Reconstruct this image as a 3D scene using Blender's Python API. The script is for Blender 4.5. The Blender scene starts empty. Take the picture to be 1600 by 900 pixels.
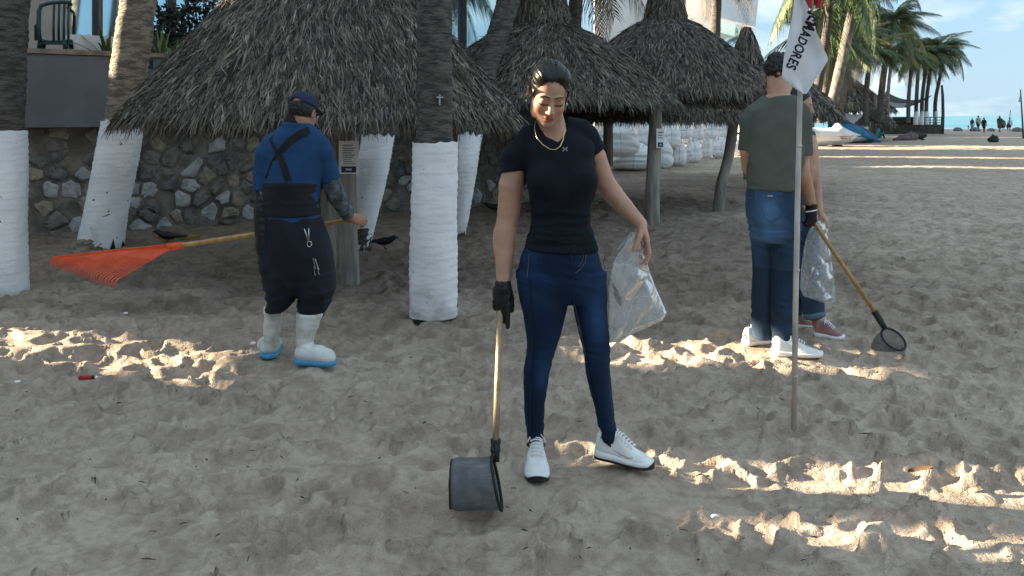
import bpy, math, random
import numpy as np
from mathutils import Vector, Matrix, Euler
sc = bpy.context.scene
COL = sc.collection
rad = math.radians
# ------------------------------------------------------------------ camera, sky, sun
F = 1280.0; CAMH = 1.42; HOR = 181.0
cam_d = bpy.data.cameras.new('camera'); cam = bpy.data.objects.new('camera', cam_d); COL.objects.link(cam)
cam.location = (0, 0, CAMH); cam.rotation_euler = (rad(90), 0, 0)
cam_d.sensor_width = 36; cam_d.lens = 28.8; cam_d.shift_y = -(450 - HOR) / 1600.0
cam_d.clip_start = 0.1; cam_d.clip_end = 20000
sc.camera = cam
SUN_EL = 14.0; SUN_DRIFT = 12.0          # light travels towards +X, drifting 12 deg towards the camera
w = bpy.data.worlds.new("World"); sc.world = w; w.use_nodes = True
nt = w.node_tree; nt.nodes.clear()
def N(t, typ, **kw):
    n = t.nodes.new(typ)
    for k, v in kw.items(): setattr(n, k, v)
    return n
out = N(nt, 'ShaderNodeOutputWorld'); bg = N(nt, 'ShaderNodeBackground'); sky = N(nt, 'ShaderNodeTexSky')
sky.sky_type = 'NISHITA'; sky.sun_disc = False
sky.sun_elevation = rad(SUN_EL); sky.sun_rotation = rad(270 + SUN_DRIFT)
sky.air_density = 1.0; sky.dust_density = 0.6; sky.ozone_density = 1.6
bg.inputs[1].default_value = 0.15
tc = N(nt, 'ShaderNodeTexCoord'); mp = N(nt, 'ShaderNodeMapping'); mp.inputs['Scale'].default_value = (2.2, 2.2, 6); mp.inputs['Location'].default_value = (1.7, 5.2, 2.3)
nz = N(nt, 'ShaderNodeTexNoise'); nz.inputs['Scale'].default_value = 1.6; nz.inputs['Detail'].default_value = 7; nz.inputs['Roughness'].default_value = .6
cr = N(nt, 'ShaderNodeValToRGB'); cr.color_ramp.elements[0].position = .43; cr.color_ramp.elements[1].position = .60
cr.color_ramp.elements[1].color = (.75, .75, .75, 1)
mx = N(nt, 'ShaderNodeMix', data_type='RGBA'); mx.inputs['B'].default_value = (1.1, 1.17, 1.21, 1)
nt.links.new(tc.outputs['Generated'], mp.inputs[0]); nt.links.new(mp.outputs[0], nz.inputs['Vector']); nt.links.new(nz.outputs['Fac'], cr.inputs[0])
nt.links.new(cr.outputs[0], mx.inputs['Factor'])
vl = N(nt, 'ShaderNodeMix', data_type='RGBA'); vl.inputs['Factor'].default_value = .965; vl.inputs['B'].default_value = (.36, .56, .74, 1)   # thin even veil of high haze
nt.links.new(sky.outputs[0], vl.inputs['A']); nt.links.new(vl.outputs['Result'], mx.inputs['A'])
nt.links.new(mx.outputs['Result'], bg.inputs[0]); nt.links.new(bg.outputs[0], out.inputs[0])
sd = bpy.data.lights.new('sun', 'SUN'); sd.energy = 4.2; sd.angle = rad(.5); sd.color = (1, .83, .58)
sun = bpy.data.objects.new('sun', sd); COL.objects.link(sun)
ldir = Vector((math.cos(rad(SUN_DRIFT)) * math.cos(rad(SUN_EL)), -math.sin(rad(SUN_DRIFT)) * math.cos(rad(SUN_EL)), -math.sin(rad(SUN_EL))))
sun.rotation_euler = ldir.to_track_quat('-Z', 'Y').to_euler(); sun.location = (-30, 10, 20)
sc.view_settings.view_transform = 'Standard'; sc.view_settings.look = 'None'; sc.view_settings.gamma = 1
sc.view_settings.exposure = 2.95
sc.cycles.max_bounces = 8; sc.cycles.transparent_max_bounces = 24

# ------------------------------------------------------------------ helpers
def P(px, py, d): return Vector(((px - 800) / F * d, d, CAMH - (py - HOR) / F * d))
def G(px, py):
    d = CAMH * F / (py - HOR); return Vector(((px - 800) / F * d, d, 0))
rng = np.random.default_rng(7); random.seed(7)
ORG = {}
def tag(o, label=None, cat=None, group=None, kind=None):
    if label: o['label'] = label
    if cat: o['category'] = cat
    if group: o['group'] = group
    if kind: o['kind'] = kind
    return o
def thing(name, loc, label, cat, group=None):
    o = bpy.data.objects.new(name, None); COL.objects.link(o); o.empty_display_size = .1
    o.location = loc; ORG[o.name] = Vector(loc); return tag(o, label, cat, group)
def link(name, me, parent=None, org=None):
    o = bpy.data.objects.new(name, me); COL.objects.link(o)
    if parent is not None: o.parent = parent; ORG[o.name] = ORG[parent.name]
    else: ORG[o.name] = Vector((0, 0, 0))
    return o
def mesh_np(name, V, Fc, mat=None, smooth=True, parent=None, col=None, mats=None, midx=None):
    """V (n,3) world coords, Fc list/array of faces -> ONE mesh object"""
    V = np.asarray(V, float).reshape(-1, 3)
    if parent is not None: V = V - np.array(ORG[parent.name])
    me = bpy.data.meshes.new(name)
    if isinstance(Fc, np.ndarray):
        k = Fc.shape[1]; nf = len(Fc)
        me.vertices.add(len(V)); me.vertices.foreach_set('co', V.ravel())
        me.loops.add(nf * k); me.loops.foreach_set('vertex_index', Fc.astype(np.int32).ravel())
        me.polygons.add(nf); me.polygons.foreach_set('loop_start', np.arange(0, nf * k, k, dtype=np.int32))
        me.update(calc_edges=True)
    else:
        me.from_pydata([tuple(v) for v in V], [], [tuple(f) for f in Fc]); me.update()
    me.polygons.foreach_set('use_smooth', np.full(len(me.polygons), smooth, dtype=bool))
    if col is not None:
        a = me.color_attributes.new('Col', 'FLOAT_COLOR', 'POINT')
        c = np.ones((len(V), 4), np.float32); c[:, :3] = col; a.data.foreach_set('color', c.ravel())
    for m in (mats or ([mat] if mat else [])): me.materials.append(m)
    if midx is not None: me.polygons.foreach_set('material_index', np.asarray(midx, np.int32))
    me.validate(); me.update()
    return link(name, me, parent)
class MB:
    def __init__(s): s.v = []; s.f = []
    def add(s, vs, fs):
        b = len(s.v); s.v += [tuple(v) for v in vs]; s.f += [tuple(i + b for i in f) for f in fs]; return s
    def box(s, c, size, R=None):
        hx, hy, hz = [q / 2 for q in size]; vs = []
        for x, y, z in ((-hx,-hy,-hz),(hx,-hy,-hz),(hx,hy,-hz),(-hx,hy,-hz),(-hx,-hy,hz),(hx,-hy,hz),(hx,hy,hz),(-hx,hy,hz)):
            p = Vector((x, y, z))
            if R is not None: p = R @ p
            vs.append(p + Vector(c))
        return s.add(vs, [(0,3,2,1),(4,5,6,7),(0,1,5,4),(1,2,6,5),(2,3,7,6),(3,0,4,7)])
    def tube(s, pts, r, n=8, cap=True, flat=1.0):
        pts = [Vector(p) for p in pts]; m = len(pts)
        rs = r if hasattr(r, '__len__') else [r] * m
        up = None; vs = []
        for i, p in enumerate(pts):
            t = (pts[min(i + 1, m - 1)] - pts[max(i - 1, 0)]).normalized()
            if up is None: up = Vector((0, 0, 1)) if abs(t.z) < .9 else Vector((1, 0, 0))
            a = t.cross(up).normalized(); b = a.cross(t).normalized(); up = b
            for k in range(n):
                q = 2 * math.pi * k / n; vs.append(p + a * (rs[i] * math.cos(q)) + b * (rs[i] * flat * math.sin(q)))
        fs = [(i * n + k, i * n + (k + 1) % n, (i + 1) * n + (k + 1) % n, (i + 1) * n + k) for i in range(m - 1) for k in range(n)]
        if cap: fs += [tuple(range(n - 1, -1, -1)), tuple(range((m - 1) * n, m * n))]
        return s.add(vs, fs)
    def lathe(s, c, prof, n=20, sx=1, sy=1):
        vs = []; m = len(prof)
        for r, z in prof:
            for k in range(n):
                a = 2 * math.pi * k / n; vs.append((c[0] + r * sx * math.cos(a), c[1] + r * sy * math.sin(a), c[2] + z))
        fs = [(i * n + k, i * n + (k + 1) % n, (i + 1) * n + (k + 1) % n, (i + 1) * n + k) for i in range(m - 1) for k in range(n)]
        return s.add(vs, fs)
    def build(s, name, mat, parent=None, smooth=False, col=None):
        return mesh_np(name, np.array(s.v), s.f, mat, smooth, parent, col)
# value noise
def vnoise(Pn, seed=0):
    Pn = np.asarray(Pn, float); i = np.floor(Pn).astype(np.int64); f = Pn - i; f = f * f * (3 - 2 * f)
    def h(ix, iy, iz):
        n = (ix * 374761393 + iy * 668265263 + iz * 1274126177 + seed * 974711) & 0xFFFFFFFF
        n = ((n ^ (n >> 13)) * 1274126177) & 0xFFFFFFFF
        return ((n ^ (n >> 16)) & 0xFFFF) / 65535.0
    x, y, z = i[..., 0], i[..., 1], i[..., 2]; fx, fy, fz = f[..., 0], f[..., 1], f[..., 2]
    def L(a, b, t): return a + (b - a) * t
    return L(L(L(h(x,y,z), h(x+1,y,z), fx), L(h(x,y+1,z), h(x+1,y+1,z), fx), fy),
             L(L(h(x,y,z+1), h(x+1,y,z+1), fx), L(h(x,y+1,z+1), h(x+1,y+1,z+1), fx), fy), fz) * 2 - 1
def fbm(Pn, o=4, seed=0):
    r = 0; a = 1; Pn = np.asarray(Pn, float)
    for k in range(o): r = r + a * vnoise(Pn * 2 ** k, seed + k); a *= .5
    return r
# ------------------------------------------------------------------ SDF modelling
def herm(xs, ys, x):
    xs = np.asarray(xs, float); ys = np.asarray(ys, float)
    m = np.gradient(ys, xs); x = np.clip(x, xs[0], xs[-1])
    i = np.clip(np.searchsorted(xs, x) - 1, 0, len(xs) - 2); h = xs[i + 1] - xs[i]; t = (x - xs[i]) / h
    return ((1 + 2*t) * (1 - t)**2) * ys[i] + t * (1 - t)**2 * h * m[i] + t*t*(3 - 2*t) * ys[i+1] + t*t*(t - 1) * h * m[i+1]
class Sdf:
    def __init__(s, lo, hi, h):
        s.lo = np.array(lo, float); s.h = h; s.n = np.ceil((np.array(hi) - s.lo) / h).astype(int) + 1
        s.ax = [s.lo[i] + np.arange(s.n[i]) * h for i in range(3)]
        s.d = np.full(s.n, .2, np.float32)
    def sub(s, lo, hi, pad):
        sl = []; g = []
        for i in range(3):
            a = max(0, int((lo[i] - pad - s.lo[i]) / s.h)); b = min(s.n[i], int((hi[i] + pad - s.lo[i]) / s.h) + 2)
            if b <= a: return None, None
            sl.append(slice(a, b)); sh = [1, 1, 1]; sh[i] = -1; g.append(s.ax[i][a:b].reshape(sh))
        return tuple(sl), g
    def op(s, sl, d2, k, mode):
        d1 = s.d[sl]; k = k * .7
        if mode == 'sub':
            d2 = -d2; h = np.clip(.5 - .5 * (d1 - d2) / k, 0, 1) if k > 0 else None
            r = np.maximum(d1, d2) if k <= 0 else d1 + (d2 - d1) * h + k * h * (1 - h)
        elif k <= 0: r = np.minimum(d1, d2)
        else:
            h = np.clip(.5 + .5 * (d1 - d2) / k, 0, 1); r = d1 + (d2 - d1) * h - k * h * (1 - h)
        s.d[sl] = r
    def cone(s, a, b, ra, rb, k=.01, mode='u'):
        a = np.array(a, float); b = np.array(b, float); r = max(ra, rb)
        sl, g = s.sub(np.minimum(a, b) - r, np.maximum(a, b) + r, k + 3 * s.h)
        if sl is None: return s
        ab = b - a; L = (ab @ ab) or 1e-9
        t = np.clip(((g[0]-a[0])*ab[0] + (g[1]-a[1])*ab[1] + (g[2]-a[2])*ab[2]) / L, 0, 1)
        d = np.sqrt((g[0]-a[0]-t*ab[0])**2 + (g[1]-a[1]-t*ab[1])**2 + (g[2]-a[2]-t*ab[2])**2) - (ra + (rb - ra) * t)
        s.op(sl, d, k, mode); return s
    def chain(s, pts, rs, k=.01):
        for i in range(len(pts) - 1): s.cone(pts[i], pts[i+1], rs[i], rs[i+1], k if i == 0 else min(k, .008))
        return s
    def loc(s, c, R, ext, k):
        c = np.array(c, float); sl, g = s.sub(c - ext, c + ext, k + 3 * s.h)
        if sl is None: return None, None
        x, y, z = g[0]-c[0], g[1]-c[1], g[2]-c[2]
        if R is None: return sl, (x + 0*y + 0*z, y + 0*x + 0*z, z + 0*x + 0*y)
        return sl, tuple(x*R[0][i] + y*R[1][i] + z*R[2][i] for i in range(3))
    def ell(s, c, r, k=.01, R=None, mode='u'):
        sl, q = s.loc(c, R, max(r), k)
        if sl is None: return s
        k0 = np.sqrt((q[0]/r[0])**2 + (q[1]/r[1])**2 + (q[2]/r[2])**2) + 1e-6
        k1 = np.sqrt((q[0]/r[0]**2)**2 + (q[1]/r[1]**2)**2 + (q[2]/r[2]**2)**2) + 1e-6
        s.op(sl, k0 * (k0 - 1) / k1, k, mode); return s
    def box(s, c, hf, rd=.01, k=.01, R=None, mode='u'):
        sl, q = s.loc(c, R, float(np.linalg.norm(hf)), k)
        if sl is None: return s
        e = [np.abs(q[i]) - hf[i] + rd for i in range(3)]
        d = np.sqrt(sum(np.maximum(x, 0)**2 for x in e)) + np.minimum(np.maximum(np.maximum(e[0], e[1]), e[2]), 0) - rd
        s.op(sl, d, k, mode); return s
    def zl(s, rows, d0, k=.02, yaw=0, mode='u', grow=0, p=2.0):
        """loft: rows (py, pxL, pxR, depth radius, depth offset) seen at distance d0"""
        T = []
        for r in rows:
            d = d0 + (r[4] if len(r) > 4 else 0); a = P(r[1], r[0], d); b = P(r[2], r[0], d)
            T.append((a.z, (a.x + b.x) / 2, d, (b.x - a.x) / 2 + grow, r[3] + grow))
        T = np.array(sorted(T)); lo = [(T[:,1]-T[:,3]).min(), (T[:,2]-T[:,4]).min(), T[0,0]]; hi = [(T[:,1]+T[:,3]).max(), (T[:,2]+T[:,4]).max(), T[-1,0]]
        sl, g = s.sub(lo, hi, k + 3 * s.h)
        if sl is None: return s
        z = g[2].ravel(); c = [herm(T[:,0], T[:,i], z).reshape(1,1,-1) for i in range(1, 5)]
        x = g[0] - c[0]; y = g[1] - c[1]
        if yaw: x, y = x*math.cos(yaw) + y*math.sin(yaw), -x*math.sin(yaw) + y*math.cos(yaw)
        q = (np.abs(x / c[2])**p + np.abs(y / c[3])**p)**(1/p)
        d = (q - 1) * np.minimum(c[2], c[3]); d = np.maximum(d, np.maximum(T[0,0] - g[2], g[2] - T[-1,0]))
        s.op(sl, d, k, mode); return s
    def plane(s, pt, nrm, lo=None, hi=None, rnd=0):
        """remove everything on the +nrm side of the plane (inside the box lo..hi)"""
        nrm = np.array(nrm, float); nrm /= np.linalg.norm(nrm)
        sl, g = s.sub(lo if lo is not None else s.lo, hi if hi is not None else s.lo + s.n * s.h, 0)
        if sl is None: return s
        d = (g[0]-pt[0])*nrm[0] + (g[1]-pt[1])*nrm[1] + (g[2]-pt[2])*nrm[2]
        s.d[sl] = np.maximum(s.d[sl], d); return s
    def verts(s, smooth=1):
        d = s.d; d[0] = d[-1] = .1; d[:, 0] = d[:, -1] = .1; d[:, :, 0] = d[:, :, -1] = .1
        ins = d < 0; c = np.zeros(tuple(np.array(d.shape) - 1), np.int8)
        offs = [(i, j, k) for i in (0, 1) for j in (0, 1) for k in (0, 1)]; nx, ny, nz_ = c.shape
        for i, j, k in offs: c += ins[i:i+nx, j:j+ny, k:k+nz_]
        act = np.argwhere((c > 0) & (c < 8)); idx = np.full(c.shape, -1, np.int64); idx[tuple(act.T)] = np.arange(len(act))
        cv = np.stack([d[act[:,0]+i, act[:,1]+j, act[:,2]+k] for i, j, k in offs], 1)
        pos = np.zeros((len(act), 3)); cnt = np.zeros(len(act)); O = np.array(offs, float)
        for a in range(8):
            for b in range(a + 1, 8):
                if np.abs(O[a] - O[b]).sum() != 1: continue
                m = (cv[:, a] < 0) != (cv[:, b] < 0); t = cv[m, a] / (cv[m, a] - cv[m, b])
                pos[m] += O[a] + t[:, None] * (O[b] - O[a]); cnt[m] += 1
        V = s.lo + (act + pos / cnt[:, None]) * s.h; Q = []
        for ax in range(3):
            sh = [slice(1, -1)] * 3; sh[ax] = slice(0, -1); A = ins[tuple(sh)]
            sh2 = [slice(1, -1)] * 3; sh2[ax] = slice(1, None); B = ins[tuple(sh2)]
            e = np.argwhere(A != B)
            if not len(e): continue
            fl = A[tuple(e.T)]; e = e + 1; e[:, ax] -= 1; u, v = [(1, 2), (2, 0), (0, 1)][ax]
            def at(du, dv):
                q = e.copy(); q[:, u] += du; q[:, v] += dv; return idx[tuple(q.T)]
            q = np.stack([at(-1, -1), at(0, -1), at(0, 0), at(-1, 0)], 1); q[~fl] = q[~fl][:, ::-1]; Q.append(q)
        Q = np.concatenate(Q); Q = Q[(Q >= 0).all(1)]
        for _ in range(smooth):
            acc = np.zeros_like(V); n = np.zeros(len(V))
            for a, b in ((0,1),(1,2),(2,3),(3,0)):
                for i, j in ((a, b), (b, a)):
                    n += np.bincount(Q[:, i], minlength=len(V))
                    for ax in range(3): acc[:, ax] += np.bincount(Q[:, i], V[Q[:, j], ax], len(V))
            V = V * .5 + .5 * acc / np.maximum(n, 1)[:, None]
        return V, Q
def vnorm(V, Q):
    nrm = np.cross(V[Q[:,2]] - V[Q[:,0]], V[Q[:,3]] - V[Q[:,1]]); r = np.zeros_like(V)
    for i in range(4):
        for ax in range(3): r[:, ax] += np.bincount(Q[:, i], nrm[:, ax], len(V))
    return r / (np.linalg.norm(r, axis=1, keepdims=True) + 1e-12)
def sdf_obj(S, name, mat, parent, smooth=1, disp=None, col=None):
    V, Q = S.verts(smooth)
    if disp is not None: V = V + vnorm(V, Q) * disp(V)[:, None]
    return mesh_np(name, V, Q, mat, True, parent, col(V) if col else None)
# ------------------------------------------------------------------ materials
def mat(name, col, rough=.7, var=.15, vscale=6, bump=0, bscale=40, stretch=(1, 1, 1), metal=0, attr=False, col2=None, fac=(.4, .6), spec=.4, detail=5, alpha=None, sheen=0, bdist=.01, coat=0):
    m = bpy.data.materials.new(name); m.use_nodes = True; t = m.node_tree; b = t.nodes['Principled BSDF']
    b.inputs['Roughness'].default_value = rough; b.inputs['Metallic'].default_value = metal; b.inputs['Specular IOR Level'].default_value = spec
    if sheen: b.inputs['Sheen Weight'].default_value = sheen
    if coat: b.inputs['Coat Weight'].default_value = coat
    co = N(t, 'ShaderNodeTexCoord'); mpp = N(t, 'ShaderNodeMapping'); mpp.inputs['Scale'].default_value = stretch
    t.links.new(co.outputs['Object'], mpp.inputs[0])
    n1 = N(t, 'ShaderNodeTexNoise'); n1.inputs['Scale'].default_value = vscale; n1.inputs['Detail'].default_value = detail
    t.links.new(mpp.outputs[0], n1.inputs['Vector'])
    rp = N(t, 'ShaderNodeValToRGB'); rp.color_ramp.elements[0].position = fac[0]; rp.color_ramp.elements[1].position = fac[1]
    c2 = col2 if col2 else tuple(min(1, c * (1 + var)) for c in col); c1 = col if col2 else tuple(c * (1 - var) for c in col)
    rp.color_ramp.elements[0].color = (*c1, 1); rp.color_ramp.elements[1].color = (*c2, 1)
    t.links.new(n1.outputs['Fac'], rp.inputs[0]); res = rp.outputs[0]
    if attr:
        a = N(t, 'ShaderNodeAttribute', attribute_name='Col'); mm = N(t, 'ShaderNodeMix', data_type='RGBA', blend_type='MULTIPLY')
        mm.inputs['Factor'].default_value = 1; t.links.new(res, mm.inputs['A']); t.links.new(a.outputs['Color'], mm.inputs['B']); res = mm.outputs['Result']
    t.links.new(res, b.inputs['Base Color'])
    if bump:
        n2 = N(t, 'ShaderNodeTexNoise'); n2.inputs['Scale'].default_value = bscale; n2.inputs['Detail'].default_value = 6
        t.links.new(mpp.outputs[0], n2.inputs['Vector']); bm = N(t, 'ShaderNodeBump'); bm.inputs['Strength'].default_value = bump; bm.inputs['Distance'].default_value = bdist
        t.links.new(n2.outputs['Fac'], bm.inputs['Height']); t.links.new(bm.outputs[0], b.inputs['Normal'])
    if alpha is not None: b.inputs['Alpha'].default_value = alpha
    return m
def net_mat(name, col, cell, wire):
    """fine woven net: alpha from a procedural grid on the object's generated surface"""
    m = mat(name, col, .6, .2, 20); t = m.node_tree; b = t.nodes['Principled BSDF']
    uv = N(t, 'ShaderNodeTexCoord'); sp = N(t, 'ShaderNodeSeparateXYZ'); t.links.new(uv.outputs['UV'], sp.inputs[0]); res = None
    for ch in ('X', 'Y'):
        a = N(t, 'ShaderNodeMath', operation='MULTIPLY'); a.inputs[1].default_value = 1 / cell; t.links.new(sp.outputs[ch], a.inputs[0])
        f = N(t, 'ShaderNodeMath', operation='FRACT'); t.links.new(a.outputs[0], f.inputs[0])
        l = N(t, 'ShaderNodeMath', operation='LESS_THAN'); l.inputs[1].default_value = wire; t.links.new(f.outputs[0], l.inputs[0])
        if res is None: res = l.outputs[0]
        else:
            mxx = N(t, 'ShaderNodeMath', operation='MAXIMUM'); t.links.new(res, mxx.inputs[0]); t.links.new(l.outputs[0], mxx.inputs[1]); res = mxx.outputs[0]
    t.links.new(res, b.inputs['Alpha']); return m
def plastic_mat(name, tint, base=.2, edge=.75):
    m = bpy.data.materials.new(name); m.use_nodes = True; t = m.node_tree; t.nodes.clear()
    o = N(t, 'ShaderNodeOutputMaterial'); tr = N(t, 'ShaderNodeBsdfTransparent'); tr.inputs[0].default_value = (*tint, 1)
    df = N(t, 'ShaderNodeBsdfDiffuse'); df.inputs[0].default_value = (.86, .89, .91, 1); gl = N(t, 'ShaderNodeBsdfGlossy'); gl.inputs['Roughness'].default_value = .2
    tl = N(t, 'ShaderNodeBsdfTranslucent'); tl.inputs[0].default_value = (.86, .89, .91, 1); dm = N(t, 'ShaderNodeMixShader'); dm.inputs[0].default_value = .5; t.links.new(df.outputs[0], dm.inputs[1]); t.links.new(tl.outputs[0], dm.inputs[2])
    co = N(t, 'ShaderNodeTexCoord'); fac = None
    bn = N(t, 'ShaderNodeTexNoise'); bn.inputs['Scale'].default_value = 11; bn.inputs['Detail'].default_value = 4; bn.inputs['Distortion'].default_value = 1.2; t.links.new(co.outputs['Object'], bn.inputs['Vector'])
    bm = N(t, 'ShaderNodeBump'); bm.inputs['Strength'].default_value = 1; bm.inputs['Distance'].default_value = .010; t.links.new(bn.outputs['Fac'], bm.inputs['Height']); t.links.new(bm.outputs[0], gl.inputs['Normal'])
    for scl, wd, amt, st in ((5.5, .020, .55, (1.6, 1, .7)), (9.0, .016, .40, (.8, 1, 1.7)), (17, .02, .22, (1.3, 1, 1))):      # whitened creases
        mp2 = N(t, 'ShaderNodeMapping'); mp2.inputs['Scale'].default_value = st; mp2.inputs['Rotation'].default_value = (0, scl, 0); t.links.new(co.outputs['Object'], mp2.inputs[0])
        nn = N(t, 'ShaderNodeTexNoise'); nn.inputs['Scale'].default_value = scl; nn.inputs['Detail'].default_value = 1.5; nn.inputs['Distortion'].default_value = .6; t.links.new(mp2.outputs[0], nn.inputs['Vector'])
        sb = N(t, 'ShaderNodeMath', operation='SUBTRACT'); sb.inputs[1].default_value = .5; t.links.new(nn.outputs['Fac'], sb.inputs[0]); ab = N(t, 'ShaderNodeMath', operation='ABSOLUTE'); t.links.new(sb.outputs[0], ab.inputs[0])
        r2 = N(t, 'ShaderNodeMapRange'); r2.inputs['From Max'].default_value = wd; r2.inputs['To Min'].default_value = amt; r2.inputs['To Max'].default_value = 0; t.links.new(ab.outputs[0], r2.inputs['Value'])
        if fac is None: fac = r2.outputs[0]
        else: q2 = N(t, 'ShaderNodeMath', operation='MAXIMUM'); t.links.new(fac, q2.inputs[0]); t.links.new(r2.outputs[0], q2.inputs[1]); fac = q2.outputs[0]
    lw = N(t, 'ShaderNodeLayerWeight'); lw.inputs[0].default_value = .3; mr = N(t, 'ShaderNodeMapRange'); mr.inputs['To Min'].default_value = base; mr.inputs['To Max'].default_value = edge; t.links.new(lw.outputs['Facing'], mr.inputs['Value'])
    q2 = N(t, 'ShaderNodeMath', operation='MAXIMUM'); t.links.new(fac, q2.inputs[0]); t.links.new(mr.outputs[0], q2.inputs[1])
    m1 = N(t, 'ShaderNodeMixShader'); t.links.new(q2.outputs[0], m1.inputs[0]); t.links.new(tr.outputs[0], m1.inputs[1]); t.links.new(dm.outputs[0], m1.inputs[2])
    fr = N(t, 'ShaderNodeFresnel'); fr.inputs[0].default_value = 1.5; t.links.new(bm.outputs[0], fr.inputs['Normal']); m2 = N(t, 'ShaderNodeMixShader'); f2 = N(t, 'ShaderNodeMath', operation='MULTIPLY_ADD'); f2.inputs[1].default_value = .55; f2.inputs[2].default_value = .03; t.links.new(fr.outputs[0], f2.inputs[0])
    t.links.new(f2.outputs[0], m2.inputs[0]); t.links.new(m1.outputs[0], m2.inputs[1]); t.links.new(gl.outputs[0], m2.inputs[2]); t.links.new(m2.outputs[0], o.inputs[0])
    return m
# ------------------------------------------------------------------ sand
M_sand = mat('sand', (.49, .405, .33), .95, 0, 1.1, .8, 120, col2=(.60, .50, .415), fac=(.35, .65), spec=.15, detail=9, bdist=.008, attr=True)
_t = M_sand.node_tree; _b = _t.nodes['Principled BSDF']; _c = N(_t, 'ShaderNodeTexCoord'); _src = _b.inputs['Base Color'].links[0].from_socket
for sc_, lo_, hi_, c_ in ((420, .36, .60, (.74, .72, .70)), (26, .34, .60, (.86, .845, .83)), (6.5, .38, .56, (.76, .75, .745))):
    _n = N(_t, 'ShaderNodeTexNoise'); _n.inputs['Scale'].default_value = sc_; _n.inputs['Detail'].default_value = 3; _t.links.new(_c.outputs['Object'], _n.inputs['Vector'])
    _r = N(_t, 'ShaderNodeValToRGB'); _r.color_ramp.elements[0].position = lo_; _r.color_ramp.elements[1].position = hi_; _r.color_ramp.elements[0].color = (*c_, 1); _r.color_ramp.elements[1].color = (1.0, 1.0, 1.0, 1)
    _x = N(_t, 'ShaderNodeMix', data_type='RGBA', blend_type='MULTIPLY'); _x.inputs['Factor'].default_value = 1; _t.links.new(_n.outputs['Fac'], _r.inputs[0]); _t.links.new(_src, _x.inputs['A']); _t.links.new(_r.outputs[0], _x.inputs['B']); _src = _x.outputs['Result']
_t.links.new(_src, _b.inputs['Base Color'])
_bm = [n for n in _t.nodes if n.type == 'BUMP'][0]; _b2n = N(_t, 'ShaderNodeBump'); _b2n.inputs['Strength'].default_value = .9; _b2n.inputs['Distance'].default_value = .020; _n = N(_t, 'ShaderNodeTexNoise'); _n.inputs['Scale'].default_value = 17; _n.inputs['Detail'].default_value = 5; _n.inputs['Roughness'].default_value = .62; _n.inputs['Distortion'].default_value = .8
_t.links.new(_c.outputs['Object'], _n.inputs['Vector']); _t.links.new(_n.outputs['Fac'], _b2n.inputs['Height']); _t.links.new(_b2n.outputs[0], _bm.inputs['Normal'])
M_wet = mat('sea_foam', (.75, .78, .8), .6, .1)
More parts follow.
